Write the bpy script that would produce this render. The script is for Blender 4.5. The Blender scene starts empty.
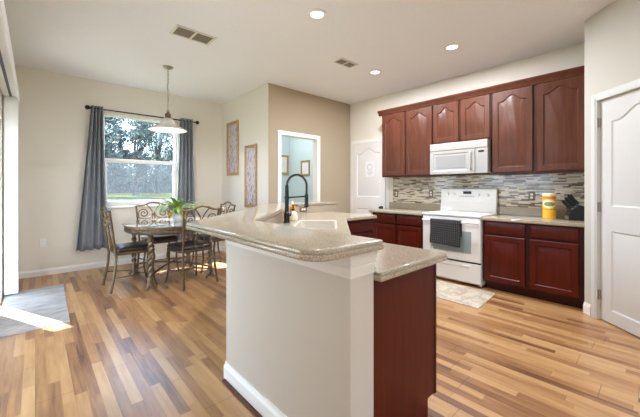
import bpy, bmesh, math, random
from mathutils import Vector, Matrix
from mathutils.geometry import tessellate_polygon

# ------------------------------------------------------------------ camera, world, sun, exposure
S = bpy.context.scene
COL = S.collection
PI = math.pi
cam_data = bpy.data.cameras.new('camera')
cam_data.sensor_fit = 'HORIZONTAL'; cam_data.sensor_width = 36.0
cam_data.lens = 313.57 / 640 * 36
cam_data.shift_y = -(208.5 - 187.5) / 640
cam_data.clip_start = 0.02; cam_data.clip_end = 600
cam = bpy.data.objects.new('camera', cam_data); COL.objects.link(cam)
cam.location = (0, 0, 1.27); cam.rotation_euler = (PI/2, 0, -math.radians(42.2675))
S.camera = cam
S.view_settings.view_transform = 'Standard'; S.view_settings.look = 'None'
S.view_settings.gamma = 1.0; S.view_settings.use_curve_mapping = False
S.view_settings.exposure = 0.5
S.cycles.use_denoising = True
S.cycles.max_bounces = 10; S.cycles.diffuse_bounces = 6; S.cycles.transparent_max_bounces = 16
S.cycles.caustics_reflective = False; S.cycles.caustics_refractive = False
S.cycles.sample_clamp_indirect = 6.0

SKY = 6.4          # sky brightness
SUN = 38.0         # sun lamp
PEND = 7.0       # fill light added inside the unlit pendant
CAN = 32.0         # recessed ceiling lights
world = bpy.data.worlds.new('sky'); S.world = world; world.use_nodes = True
wn = world.node_tree.nodes; wl = world.node_tree.links
bg = wn['Background']; bg.inputs['Strength'].default_value = SKY
tc = wn.new('ShaderNodeTexCoord'); sp = wn.new('ShaderNodeSeparateXYZ'); wl.new(tc.outputs['Generated'], sp.inputs[0])
cr = wn.new('ShaderNodeValToRGB'); wl.new(sp.outputs['Z'], cr.inputs[0]); wl.new(cr.outputs[0], bg.inputs[0])
cr.color_ramp.elements[0].position = 0.0; cr.color_ramp.elements[0].color = (0.66, 0.83, 1.06, 1)
cr.color_ramp.elements[1].position = 0.7; cr.color_ramp.elements[1].color = (0.47, 0.69, 1.06, 1)

el = math.radians(46)
sd = Vector((0.42*math.cos(el), -0.907*math.cos(el), -math.sin(el)))
sl = bpy.data.lights.new('sun', 'SUN'); sl.energy = SUN; sl.angle = math.radians(0.6); sl.color = (0.98, 0.98, 1.0)
so = bpy.data.objects.new('sun', sl); COL.objects.link(so); so.rotation_euler = sd.to_track_quat('-Z', 'Y').to_euler()
so.location = (-3, 12, 10)

def portal(loc, normal, w, h):
    L = bpy.data.lights.new('window_portal', 'AREA'); L.shape = 'RECTANGLE'; L.size = w; L.size_y = h
    L.cycles.is_portal = True
    o = bpy.data.objects.new('window_portal', L); COL.objects.link(o); o.location = loc
    o.rotation_euler = Vector(normal).to_track_quat('-Z', 'Z').to_euler()
portal((1.376, 6.2, 1.715), (0, -1, 0), 1.15, 1.52)
portal((-0.46, 4.8, 1.05), (1, 0, 0), 0.7, 2.1)
portal((-0.46, 2.8, 1.05), (1, 0, 0), 1.8, 2.1)
portal((1.15, -3.2, 1.1), (0, 1, 0), 1.5, 2.2)

# ------------------------------------------------------------------ material helpers
def srgb(r, g, b):
    f = lambda c: (c/12.92 if c <= 0.04045 else ((c+0.055)/1.055)**2.4)
    return (f(r/255), f(g/255), f(b/255), 1)

class NT:
    def __init__(s, name):
        s.m = bpy.data.materials.new(name); s.m.use_nodes = True
        s.t = s.m.node_tree; s.n = s.t.nodes; s.l = s.t.links
        s.b = s.n['Principled BSDF']
    def new(s, typ, **kw):
        x = s.n.new(typ)
        for k, v in kw.items(): setattr(x, k, v)
        return x
    def put(s, sock, v):
        if isinstance(v, bpy.types.NodeSocket): s.l.new(v, sock)
        else: sock.default_value = v
    def math(s, op, a, b=0.0, c=None):
        x = s.new('ShaderNodeMath', operation=op); s.put(x.inputs[0], a); s.put(x.inputs[1], b)
        if c is not None: s.put(x.inputs[2], c)
        return x.outputs[0]
    def coord(s, kind='Object'):
        return s.new('ShaderNodeTexCoord').outputs[kind]
    def geo(s):
        return s.new('ShaderNodeNewGeometry').outputs['Position']
    def sep(s, v):
        x = s.new('ShaderNodeSeparateXYZ'); s.l.new(v, x.inputs[0]); return x.outputs
    def comb(s, x=0.0, y=0.0, z=0.0):
        c = s.new('ShaderNodeCombineXYZ'); s.put(c.inputs[0], x); s.put(c.inputs[1], y); s.put(c.inputs[2], z); return c.outputs[0]
    def noise(s, vec, scale, detail=3, rough=0.55):
        x = s.new('ShaderNodeTexNoise'); s.put(x.inputs['Vector'], vec); x.inputs['Scale'].default_value = scale
        x.inputs['Detail'].default_value = detail; x.inputs['Roughness'].default_value = rough; return x.outputs['Fac']
    def white(s, vec):
        x = s.new('ShaderNodeTexWhiteNoise', noise_dimensions='3D'); s.put(x.inputs['Vector'], vec); return x.outputs['Value']
    def ramp(s, fac, stops, interp='LINEAR'):
        x = s.new('ShaderNodeValToRGB'); s.put(x.inputs[0], fac); r = x.color_ramp; r.interpolation = interp
        while len(r.elements) < len(stops): r.elements.new(0.5)
        for e, (p, c) in zip(r.elements, stops): e.position = p; e.color = c
        return x.outputs[0]
    def mix(s, fac, a, b, mode='MIX'):
        x = s.new('ShaderNodeMix', data_type='RGBA', blend_type=mode)
        s.put(x.inputs['Factor'], fac); s.put(x.inputs['A'], a); s.put(x.inputs['B'], b); return x.outputs['Result']
    def bump(s, h, strength, dist=0.002):
        x = s.new('ShaderNodeBump'); x.inputs['Strength'].default_value = strength; x.inputs['Distance'].default_value = dist
        s.put(x.inputs['Height'], h); s.l.new(x.outputs[0], s.b.inputs['Normal'])
    def set(s, **kw):
        for k, v in kw.items(): s.put(s.b.inputs[k.replace('_', ' ')], v)
        return s.m

def plain(name, col, rough=0.5, metal=0.0, noise=0.06, scale=30, bump=0.0, **kw):
    t = NT(name); n = t.noise(t.coord(), scale)
    k = t.ramp(n, [(0.3, tuple(c*(1-noise) for c in col[:3])+(1,)), (0.7, tuple(min(1, c*(1+noise)) for c in col[:3])+(1,))])
    t.set(Base_Color=k, Roughness=rough, Metallic=metal, **kw)
    if bump: t.bump(n, bump)
    return t.m

M = {}
M['wall'] = plain('beige_wall_paint', srgb(230, 224, 212), 0.75, noise=0.012, scale=120, bump=0.05)
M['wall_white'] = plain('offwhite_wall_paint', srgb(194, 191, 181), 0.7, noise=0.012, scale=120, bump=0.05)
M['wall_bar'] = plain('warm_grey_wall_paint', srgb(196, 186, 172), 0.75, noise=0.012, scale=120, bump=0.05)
M['wall_tan'] = plain('tan_wall_paint', srgb(168, 152, 128), 0.75, noise=0.012, scale=120, bump=0.05)
M['crown'] = plain('cream_crown_paint', srgb(218, 210, 198), 0.5, noise=0.01, scale=60)
M['blue_wall'] = plain('pale_blue_wall_paint', srgb(206, 224, 229), 0.75, noise=0.012, scale=80)
M['ceiling'] = plain('textured_ceiling_paint', srgb(236, 236, 237), 0.9, noise=0.03, scale=70, bump=0.5)
M['trim'] = plain('white_trim_paint', srgb(240, 238, 232), 0.4, noise=0.01, scale=40)
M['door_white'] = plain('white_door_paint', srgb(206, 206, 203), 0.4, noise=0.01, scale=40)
M['white'] = plain('white_enamel', srgb(244, 243, 238), 0.25, noise=0.01)
M['ivory'] = plain('white_appliance', srgb(230, 228, 223), 0.25, noise=0.01)
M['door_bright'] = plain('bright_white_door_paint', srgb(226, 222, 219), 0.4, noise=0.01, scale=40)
M['sink_white'] = plain('white_sink_enamel', srgb(200, 194, 182), 0.2, noise=0.01)
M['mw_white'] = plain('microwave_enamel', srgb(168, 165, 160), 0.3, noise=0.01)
M['white_plastic'] = plain('white_plastic', srgb(238, 236, 230), 0.4, noise=0.01)
M['vinyl'] = plain('white_vinyl', srgb(240, 240, 238), 0.45, noise=0.01)
M['black'] = plain('black_metal', srgb(22, 26, 28), 0.35, 0.3, noise=0.1)
M['black_plastic'] = plain('black_plastic', srgb(20, 20, 22), 0.35, noise=0.1)
M['steel'] = plain('brushed_steel', srgb(180, 176, 168), 0.35, 0.9)
M['nickel'] = plain('nickel', srgb(165, 158, 146), 0.35, 0.85)
M['bronze'] = plain('antique_bronze', srgb(104, 86, 64), 0.38, 0.65, noise=0.25, scale=18)
M['bronze_light'] = plain('antique_pewter_bronze', srgb(124, 107, 86), 0.38, 0.6, noise=0.3, scale=25)
M['leather'] = plain('dark_leather', srgb(52, 44, 40), 0.35, noise=0.2, scale=40)
M['gold'] = plain('gilded_wood', srgb(182, 146, 92), 0.4, 0.25, noise=0.25, scale=30)
M['mat_board'] = plain('picture_mat', srgb(238, 238, 236), 0.6)
M['vent_dark'] = plain('vent_shadow_metal', srgb(44, 40, 34), 0.6)
M['louvre'] = plain('vent_louvre_metal', srgb(140, 132, 116), 0.5)
M['vent'] = plain('vent_metal', srgb(214, 208, 196), 0.5)
M['plate_brown'] = plain('bronze_wall_plate', srgb(110, 92, 74), 0.4, 0.4)
M['leaf'] = plain('houseplant_leaf', srgb(146, 176, 92), 0.4, noise=0.3, scale=14)
M['yellow'] = plain('yellow_fruit', srgb(230, 190, 60), 0.45, noise=0.1)
M['ceramic'] = plain('pale_vase_glaze', srgb(222, 222, 214), 0.2, noise=0.03)
M['soap'] = plain('cream_soap_bottle', srgb(236, 226, 200), 0.3, noise=0.03)
M['amber'] = plain('amber_bottle', srgb(206, 128, 48), 0.25, noise=0.15)
M['canister'] = plain('yellow_label', srgb(240, 184, 40), 0.4, noise=0.03)
M['label_white'] = plain('white_label', srgb(238, 230, 200), 0.5)
M['label_orange'] = plain('orange_label', srgb(222, 130, 34), 0.45)
M['label_green'] = plain('olive_label', srgb(150, 150, 70), 0.45)
M['paper'] = plain('paper', srgb(236, 236, 238), 0.7)
M['paper_ink'] = plain('grey_ink', srgb(186, 184, 196), 0.7)
M['knob'] = plain('dark_knob', srgb(44, 40, 38), 0.3, 0.6)
M['grass'] = plain('lawn_grass', srgb(58, 64, 30), 0.9, Specular_IOR_Level=0.0, noise=0.25, scale=0.6)
M['road'] = plain('asphalt', srgb(62, 64, 68), 0.9, Specular_IOR_Level=0.0, noise=0.08, scale=2)
M['trunk'] = plain('tree_bark', srgb(70, 62, 56), 0.9, noise=0.25, scale=4)
M['concrete'] = plain('patio_concrete', srgb(190, 184, 174), 0.9, Specular_IOR_Level=0.0, noise=0.08, scale=6)
M['screen_dark'] = plain('oven_window_glass', srgb(150, 164, 166), 0.08, noise=0.02)
M['mw_window'] = plain('microwave_window', srgb(150, 150, 146), 0.15, noise=0.03, scale=200)
M['display'] = plain('appliance_display', srgb(40, 46, 48), 0.15)
M['print_grey'] = plain('printed_marks', srgb(150, 150, 150), 0.5)

def wood(name, c1, c2, rough=0.4):
    t = NT(name); v = t.sep(t.coord())
    vec = t.comb(t.math('MULTIPLY', v[0], 28), t.math('MULTIPLY', v[1], 28), t.math('MULTIPLY', v[2], 2.2))
    n = t.noise(vec, 1.0, 5, 0.6)
    big = t.noise(t.coord(), 1.8, 2)
    f = t.math('ADD', t.math('MULTIPLY', n, 0.7), t.math('MULTIPLY', big, 0.3))
    k = t.ramp(f, [(0.3, c1), (0.7, c2)])
    t.set(Base_Color=k, Roughness=rough, Specular_IOR_Level=0.25, Coat_Weight=0.06, Coat_Roughness=0.2)
    return t.m
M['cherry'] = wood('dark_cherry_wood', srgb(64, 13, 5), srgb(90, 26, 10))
M['cherry_shaded'] = wood('shaded_cherry_frame', srgb(44, 16, 11), srgb(64, 24, 16))  # cabinet bodies: shade of the door gaps put into a darker colour
M['cherry_brown'] = wood('sheen_brown_cherry_wood', srgb(70, 37, 25), srgb(98, 57, 41), 0.34)  # wall-cabinet copy of the cherry, its sheen put into a browner colour
M['cherry_brown_shaded'] = wood('shaded_brown_cherry_frame', srgb(58, 28, 19), srgb(80, 42, 29))  # wall-cabinet bodies, door-gap shade put into the colour likewise
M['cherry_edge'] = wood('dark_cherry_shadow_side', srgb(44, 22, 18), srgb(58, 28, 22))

def floor_mat():
    t = NT('laminate_plank_floor'); p = t.sep(t.coord())
    W = 0.060; L = 0.85
    r = t.math('DIVIDE', p[0], W); row = t.math('FLOOR', r); fx = t.math('FRACT', r)
    off = t.white(t.comb(row, 3.3, 0.0))
    q = t.math('ADD', t.math('DIVIDE', p[1], L), t.math('MULTIPLY', off, 7.0)); col = t.math('FLOOR', q); fy = t.math('FRACT', q)
    rnd = t.white(t.comb(row, col, 1.0))
    # streaky grain along the plank
    gv = t.comb(t.math('ADD', t.math('MULTIPLY', p[0], 42), t.math('MULTIPLY', rnd, 60)), t.math('ADD', t.math('MULTIPLY', p[1], 2.4), t.math('MULTIPLY', rnd, 31)), 0.0)
    g = t.noise(gv, 1.0, 5, 0.65)
    fl = t.noise(t.comb(t.math('MULTIPLY', p[0], 14), t.math('ADD', t.math('MULTIPLY', p[1], 2.2), t.math('MULTIPLY', rnd, 17)), rnd), 1.0, 3, 0.5)
    f = t.math('ADD', t.math('MULTIPLY', rnd, 0.42), t.math('ADD', t.math('MULTIPLY', g, 0.42), t.math('MULTIPLY', fl, 0.38)))
    k = t.ramp(f, [(0.30, srgb(202, 162, 116)), (0.48, srgb(187, 145, 98)), (0.62, srgb(170, 126, 82)), (0.76, srgb(146, 102, 66)), (0.90, srgb(96, 63, 43))])
    # boards of three strips have the open seams
    bx = t.math('FRACT', t.math('DIVIDE', p[0], W*3)); 
    brow = t.math('FLOOR', t.math('DIVIDE', p[0], W*3)); boff = t.white(t.comb(brow, 8.1, 0.0))
    by = t.math('FRACT', t.math('ADD', t.math('DIVIDE', p[1], 1.28), boff))
    s1 = t.math('LESS_THAN', bx, 0.008); s2 = t.math('LESS_THAN', by, 0.0028)
    e1 = t.math('LESS_THAN', fx, 0.02); e2 = t.math('LESS_THAN', fy, 0.004)
    big = t.math('MAXIMUM', s1, s2); small = t.math('MAXIMUM', e1, e2)
    k = t.mix(t.math('MULTIPLY', small, 0.22), k, srgb(120, 84, 56))
    k = t.mix(t.math('MULTIPLY', big, 0.7), k, srgb(84, 56, 38))
    t.set(Base_Color=k, Roughness=t.math('ADD', 0.24, t.math('MULTIPLY', g, 0.14)), Specular_IOR_Level=0.7)
    t.bump(t.math('SUBTRACT', t.math('MULTIPLY', g, 0.15), big), 0.15, 0.001)
    return t.m
M['floor'] = floor_mat()

def mosaic_mat():
    t = NT('mosaic_tile'); p = t.sep(t.geo())
    Hh = 0.0165; L = 0.105
    r = t.math('DIVIDE', p[2], Hh); row = t.math('FLOOR', r); fz = t.math('FRACT', r)
    off = t.white(t.comb(row, 5.5, 0.0)); lens = t.math('ADD', 0.75, t.math('MULTIPLY', t.white(t.comb(row, 1.5, 4.0)), 0.6))
    q = t.math('ADD', t.math('DIVIDE', p[1], t.math('MULTIPLY', lens, L)), t.math('MULTIPLY', off, 9.0)); col = t.math('FLOOR', q); fy = t.math('FRACT', q)
    rnd = t.white(t.comb(row, col, 2.0))
    k = t.ramp(rnd, [(0.0, srgb(222, 212, 190)), (0.24, srgb(206, 194, 170)), (0.42, srgb(190, 178, 154)), (0.54, srgb(150, 136, 114)),
                     (0.66, srgb(232, 226, 212)), (0.76, srgb(112, 88, 70)), (0.87, srgb(84, 62, 50)), (0.95, srgb(132, 136, 130))], 'CONSTANT')
    v = t.noise(t.comb(0.0, t.math('MULTIPLY', p[1], 30), t.math('MULTIPLY', p[2], 120)), 1.0, 3)
    k = t.mix(t.math('MULTIPLY', v, 0.18), k, srgb(150, 130, 108))
    gm = t.math('MAXIMUM', t.math('LESS_THAN', fz, 0.1), t.math('LESS_THAN', fy, 0.016))
    k = t.mix(gm, k, srgb(206, 198, 182))
    t.set(Base_Color=k, Roughness=t.math('ADD', 0.12, t.math('MULTIPLY', gm, 0.5)))
    t.bump(t.math('SUBTRACT', 1.0, gm), 0.3, 0.001)
    return t.m
M['mosaic'] = mosaic_mat()

def stone_mat(name, base, dark, light, rough):
    t = NT(name); c = t.coord()
    a = t.noise(c, 360, 2, 0.6); b = t.noise(c, 180, 2, 0.6)
    k = t.ramp(a, [(0.36, dark), (0.46, base), (0.56, base), (0.66, light)])
    k2 = t.ramp(b, [(0.38, dark), (0.5, base), (0.62, light)])
    t.set(Base_Color=t.mix(0.5, k, k2), Roughness=rough, Specular_IOR_Level=0.7)
    return t.m
M['counter'] = stone_mat('speckled_laminate', srgb(170, 157, 136), srgb(118, 105, 87), srgb(196, 185, 165), 0.17)

def fabric_mat(name, col, amp=0.12):
    t = NT(name); c = t.coord(); v = t.sep(c)
    n = t.noise(t.comb(t.math('MULTIPLY', v[0], 300), t.math('MULTIPLY', v[1], 300), t.math('MULTIPLY', v[2], 60)), 1.0, 3)
    k = t.ramp(n, [(0.3, tuple(x*(1-amp) for x in col[:3])+(1,)), (0.7, tuple(x*(1+amp) for x in col[:3])+(1,))])
    t.set(Base_Color=k, Roughness=0.9, Sheen_Weight=0.15); t.bump(n, 0.2); return t.m
M['curtain'] = fabric_mat('grey_curtain_linen', srgb(132, 136, 143))

def rug_mat():
    t = NT('woven_grey_rug'); v = t.sep(t.coord())
    n = t.noise(t.comb(t.math('MULTIPLY', v[0], 9), t.math('MULTIPLY', v[1], 60), 0.0), 1.0, 5, 0.7)
    n2 = t.noise(t.comb(t.math('MULTIPLY', v[0], 3), t.math('MULTIPLY', v[1], 14), 0.0), 1.0, 3, 0.6)
    f = t.math('ADD', t.math('MULTIPLY', n, 0.6), t.math('MULTIPLY', n2, 0.4))
    k = t.ramp(f, [(0.3, srgb(128, 126, 130)), (0.46, srgb(172, 170, 172)), (0.62, srgb(206, 204, 202))])
    t.set(Base_Color=k, Roughness=0.95); t.bump(n, 0.4, 0.004); return t.m
M['rug'] = rug_mat()

def mat_mat():
    t = NT('patterned_kitchen_mat'); c = t.coord()
    n = t.noise(c, 5.5, 4, 0.6); n2 = t.noise(c, 3.5, 3, 0.5)
    k = t.ramp(n, [(0.44, srgb(200, 189, 166)), (0.49, srgb(156, 150, 138)), (0.55, srgb(176, 160, 146)), (0.6, srgb(202, 190, 170))])
    k2 = t.ramp(n2, [(0.5, srgb(202, 190, 168)), (0.56, srgb(186, 162, 150))])
    t.set(Base_Color=t.mix(0.35, k, k2), Roughness=0.9); t.bump(n, 0.2); return t.m
M['kmat'] = mat_mat()

def check_mat():
    t = NT('checked_towel'); v = t.sep(t.coord('UV'))
    fx = t.math('FRACT', t.math('MULTIPLY', v[0], 15)); fy = t.math('FRACT', t.math('MULTIPLY', v[1], 13))
    m = t.math('MAXIMUM', t.math('LESS_THAN', fx, 0.24), t.math('LESS_THAN', fy, 0.2))
    k = t.mix(t.math('MULTIPLY', m, 0.42), srgb(14, 15, 20), srgb(124, 122, 122))
    t.set(Base_Color=k, Roughness=0.95); return t.m
M['towel'] = check_mat()

def art_mat(name, cols, scale):
    t = NT(name); v = t.coord()
    m = t.new('ShaderNodeMapping'); m.inputs['Scale'].default_value = (1.0, 1.6, 0.55); t.l.new(v, m.inputs[0])
    n = t.noise(m.outputs[0], scale, 6, 0.7)
    t.set(Base_Color=t.ramp(n, [(0.30+0.4*i/(len(cols)-1), c) for i, c in enumerate(cols)]), Roughness=0.35); return t.m
M['art_a'] = art_mat('abstract_art_violet', [srgb(70, 58, 84), srgb(140, 126, 156), srgb(208, 200, 206), srgb(160, 140, 120), srgb(216, 212, 220)], 9)
M['art_b'] = art_mat('abstract_art_street', [srgb(64, 50, 48), srgb(146, 122, 116), srgb(206, 200, 208), srgb(166, 132, 118), srgb(220, 220, 230)], 9)
M['art_c'] = art_mat('small_print_violet', [srgb(240, 240, 242), srgb(238, 236, 242), srgb(236, 232, 240), srgb(150, 120, 180)], 12)

def glass_mat(name, tint, spec=0.08):
    t = NT(name); t.n.remove(t.b)
    out = [x for x in t.n if x.type == 'OUTPUT_MATERIAL'][0]
    tr = t.new('ShaderNodeBsdfTransparent'); tr.inputs[0].default_value = tint
    gl = t.new('ShaderNodeBsdfGlossy'); gl.inputs['Roughness'].default_value = 0.03
    fr = t.new('ShaderNodeLayerWeight'); fr.inputs[0].default_value = 0.5
    fac = t.math('ADD', 0.04, t.math('MULTIPLY', t.math('POWER', fr.outputs['Facing'], 5.0), 0.9))
    mx = t.new('ShaderNodeMixShader'); t.l.new(fac, mx.inputs[0]); t.l.new(tr.outputs[0], mx.inputs[1]); t.l.new(gl.outputs[0], mx.inputs[2])
    t.l.new(mx.outputs[0], out.inputs[0]); return t.m
M['glass'] = glass_mat('window_glass', (0.96, 0.98, 0.98, 1))

def mesh_screen_mat():
    t = NT('insect_screen'); t.n.remove(t.b)
    out = [x for x in t.n if x.type == 'OUTPUT_MATERIAL'][0]
    tr = t.new('ShaderNodeBsdfTransparent'); df = t.new('ShaderNodeBsdfTranslucent'); df.inputs[0].default_value = srgb(110, 114, 120)
    mx = t.new('ShaderNodeMixShader'); mx.inputs[0].default_value = 0.14
    t.l.new(tr.outputs[0], mx.inputs[1]); t.l.new(df.outputs[0], mx.inputs[2]); t.l.new(mx.outputs[0], out.inputs[0]); return t.m
M['screen'] = mesh_screen_mat()

def frosted_mat():
    t = NT('alabaster_glass'); t.n.remove(t.b)
    out = [x for x in t.n if x.type == 'OUTPUT_MATERIAL'][0]
    tl = t.new('ShaderNodeBsdfTranslucent'); df = t.new('ShaderNodeBsdfDiffuse'); gl = t.new('ShaderNodeBsdfGlossy'); gl.inputs['Roughness'].default_value = 0.15
    n = t.noise(t.coord(), 14, 4)
    k = t.ramp(n, [(0.35, srgb(186, 180, 170)), (0.65, srgb(214, 210, 202))])
    t.l.new(k, tl.inputs[0]); t.l.new(k, df.inputs[0])
    a = t.new('ShaderNodeMixShader'); a.inputs[0].default_value = 0.72; t.l.new(tl.outputs[0], a.inputs[1]); t.l.new(df.outputs[0], a.inputs[2])
    b = t.new('ShaderNodeMixShader'); b.inputs[0].default_value = 0.06; t.l.new(a.outputs[0], b.inputs[1]); t.l.new(gl.outputs[0], b.inputs[2])
    t.l.new(b.outputs[0], out.inputs[0]); return t.m
M['frosted'] = frosted_mat()

def leaf_mat():
    t = NT('tree_leaves'); n = t.noise(t.geo(), 0.9, 3)
    k = t.ramp(n, [(0.3, srgb(54, 66, 60)), (0.5, srgb(74, 86, 76)), (0.7, srgb(104, 114, 100))])
    t.set(Base_Color=k, Roughness=0.8, Transmission_Weight=0.0); return t.m
M['tree'] = leaf_mat()

def emit_mat(name, col, s):
    t = NT(name); t.set(Base_Color=col, Emission_Color=col, Emission_Strength=s); return t.m
M['lamp_glow'] = emit_mat('lit_lamp_lens', (1.0, 0.9, 0.72, 1), 3.0)
M['bulb'] = emit_mat('added_bulb_glow', (1.0, 0.88, 0.7, 1), 2.5)  # bulb glow is added; the pendant itself reads as unlit

# ------------------------------------------------------------------ geometry helpers
class MB:
    def __init__(s): s.v = []; s.f = []; s.uv = None
    def add(s, vs, fs):
        o = len(s.v); s.v += [tuple(v) for v in vs]; s.f += [tuple(i+o for i in f) for f in fs]; return s
    def box(s, x0, y0, z0, x1, y1, z1):
        v = [(x0,y0,z0),(x1,y0,z0),(x1,y1,z0),(x0,y1,z0),(x0,y0,z1),(x1,y0,z1),(x1,y1,z1),(x0,y1,z1)]
        return s.add(v, [(0,3,2,1),(4,5,6,7),(0,1,5,4),(1,2,6,5),(2,3,7,6),(3,0,4,7)])
    def prism(s, pts, z0, z1):
        n = len(pts)
        if sum(pts[i][0]*pts[(i+1)%n][1]-pts[(i+1)%n][0]*pts[i][1] for i in range(n)) < 0: pts = pts[::-1]
        return s.add([(x,y,z0) for x,y in pts]+[(x,y,z1) for x,y in pts],
                     [tuple(range(n))[::-1], tuple(range(n,2*n))]+[(i,(i+1)%n,n+(i+1)%n,n+i) for i in range(n)])
    def loops(s, L, cap0=True, cap1=True, closed=True):
        n = len(L[0]); vs = [p for l in L for p in l]; fs = []
        for k in range(len(L)-1):
            for i in range(n if closed else n-1):
                j = (i+1) % n; fs.append((k*n+i, k*n+j, (k+1)*n+j, (k+1)*n+i))
        if cap0: fs.append(tuple(range(n))[::-1])
        if cap1: fs.append(tuple(range((len(L)-1)*n, len(L)*n)))
        return s.add(vs, fs)
    def lathe(s, prof, seg=24, c=(0,0,0), cap=True):
        L = [[(c[0]+r*math.cos(2*PI*i/seg), c[1]+r*math.sin(2*PI*i/seg), c[2]+z) for i in range(seg)] for r, z in prof]
        return s.loops(L, cap, cap)
    def tube(s, pts, r, seg=8, twist=None):
        pts = [Vector(p) for p in pts]; n = len(pts)
        rr = r if isinstance(r, (list, tuple)) else [r]*n
        t0 = (pts[1]-pts[0]).normalized(); up = Vector((0,0,1)) if abs(t0.z) < 0.9 else Vector((1,0,0))
        a = t0.cross(up).normalized(); L = []
        for i in range(n):
            t = (pts[min(i+1,n-1)]-pts[max(i-1,0)]); t = t.normalized() if t.length > 1e-9 else t0
            a = (a - t*a.dot(t)); a = a.normalized() if a.length > 1e-6 else t.orthogonal().normalized()
            b = t.cross(a)
            L.append([tuple(pts[i]+(a*math.cos(q)+b*math.sin(q))*rr[i]) for q in [2*PI*k/seg for k in range(seg)]])
        return s.loops(L)
    def xf(s, m):
        s.v = [tuple(m @ Vector(v)) for v in s.v]; return s
    def build(s, name, mat, parent=None, smooth=35, bevel=0.0, seg=2, **props):
        me = bpy.data.meshes.new(name); me.from_pydata(s.v, [], s.f); me.validate(); me.update()
        bm = bmesh.new(); bm.from_mesh(me); bmesh.ops.recalc_face_normals(bm, faces=bm.faces[:]); bm.to_mesh(me); bm.free()
        me.materials.append(M[mat] if isinstance(mat, str) else mat)
        if smooth:
            for p in me.polygons: p.use_smooth = True
            me.set_sharp_from_angle(angle=math.radians(smooth))
        o = bpy.data.objects.new(name, me); COL.objects.link(o)
        if parent: o.parent = parent
        if bevel:
            b = o.modifiers.new('bevel', 'BEVEL'); b.width = bevel; b.segments = seg; b.limit_method = 'ANGLE'; b.angle_limit = math.radians(40)
            b.use_clamp_overlap = True
        for k, v in props.items(): o[k] = v
        return o

def spline(pts, n=6, closed=False):
    P = [Vector(p) for p in pts]; out = []; m = len(P)
    for i in range(m-1):
        p0 = P[max(i-1,0)]; p1 = P[i]; p2 = P[i+1]; p3 = P[min(i+2,m-1)]
        for k in range(n):
            t = k/n
            out.append(0.5*((2*p1)+(p2-p0)*t+(2*p0-5*p1+4*p2-p3)*t*t+(3*p1-p0-3*p2+p3)*t**3))
    out.append(P[-1]); return out

def tag(o, label, cat, group=None):
    o['label'] = label; o['category'] = cat
    if group: o['group'] = group
    return o
def thing(name, label, cat, loc=(0,0,0), rz=0.0, group=None):
    o = bpy.data.objects.new(name, None); COL.objects.link(o); o.location = loc; o.rotation_euler = (0,0,rz)
    o.empty_display_size = 0.1
    return tag(o, label, cat, group)
def struct(o): o['kind'] = 'structure'; return o
def copy_tree(o, parent=None):
    c = o.copy(); COL.objects.link(c)
    if parent: c.parent = parent
    for ch in list(o.children): copy_tree(ch, c)
    return c

def offset_poly(pts, d):
    """inset a CCW polygon by d"""
    n = len(pts); out = []
    for i in range(n):
        p0, p1, p2 = Vector(pts[i-1]), Vector(pts[i]), Vector(pts[(i+1)%n])
        e1 = (p1-p0).normalized(); e2 = (p2-p1).normalized()
        n1 = Vector((-e1.y, e1.x)); n2 = Vector((-e2.y, e2.x))
        b = n1+n2; b = b/max(b.dot(n1), 0.2) if b.length > 1e-6 else n1
        out.append(tuple(p1+b*d))
    return out
def round_poly(pts, radii, seg=6):
    n = len(pts); out = []
    for i in range(n):
        r = radii.get(i, 0); p = Vector(pts[i])
        if not r: out.append(tuple(p)); continue
        a = (Vector(pts[i-1])-p).normalized(); b = (Vector(pts[(i+1)%n])-p).normalized()
        ang = a.angle(b); d = r/math.tan(ang/2); c = p+(a+b).normalized()*(r/math.sin(ang/2))
        s0 = p+a*d-c; s1 = p+b*d-c; a0 = math.atan2(s0.y, s0.x); a1 = math.atan2(s1.y, s1.x)
        da = (a1-a0+PI) % (2*PI)-PI
        for k in range(seg+1): q = a0+da*k/seg; out.append((c.x+r*math.cos(q), c.y+r*math.sin(q)))
    return out
def slab(mb, outline, prof, hole=None):
    """outline CCW; prof [(inset, z)...] from top to bottom; hole: polygon"""
    L = [[(x, y, z) for x, y in offset_poly(outline, i)] for i, z in prof]
    if not hole: return mb.loops(L[::-1], True, True)
    mb.loops(L, False, False)
    for loop, z, flip in ((L[0], prof[0][1], False), (L[-1], prof[-1][1], True)):
        ring = [Vector(p) for p in loop]; hv = [Vector((x, y, z)) for x, y in hole]
        tr = tessellate_polygon([ring, hv]); mb.add(ring+hv, [tuple(t) for t in tr])
    n = len(hole); mb.add([(x,y,prof[0][1]) for x,y in hole]+[(x,y,prof[-1][1]) for x,y in hole], [(i,(i+1)%n,n+(i+1)%n,n+i) for i in range(n)])
    return mb
EDGE = lambda top, th: [(0.016, top), (0.009, top-0.0015), (0.005, top-0.006), (0.005, top-th*0.36), (0.008, top-th*0.42), (0.003, top-th*0.46), (0.0, top-th*0.54), (0.0, top-th*0.85), (0.004, top-th)]

def wall_seg(mb, L, H, T, openings):
    """wall along +x from 0..L, thickness y 0..T, openings (x0,x1,z0,z1)"""
    xs = 0.0
    for x0, x1, z0, z1 in sorted(openings):
        if x0 > xs: mb.box(xs, 0, 0, x0, T, H)
        if z0 > 0: mb.box(x0, 0, 0, x1, T, z0)
        if z1 < H: mb.box(x0, 0, z1, x1, T, H)
        xs = x1
    if xs < L: mb.box(xs, 0, 0, L, T, H)
    return mb
def place(o, loc, rz): o.location = loc; o.rotation_euler = (0,0,rz); return o

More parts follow.
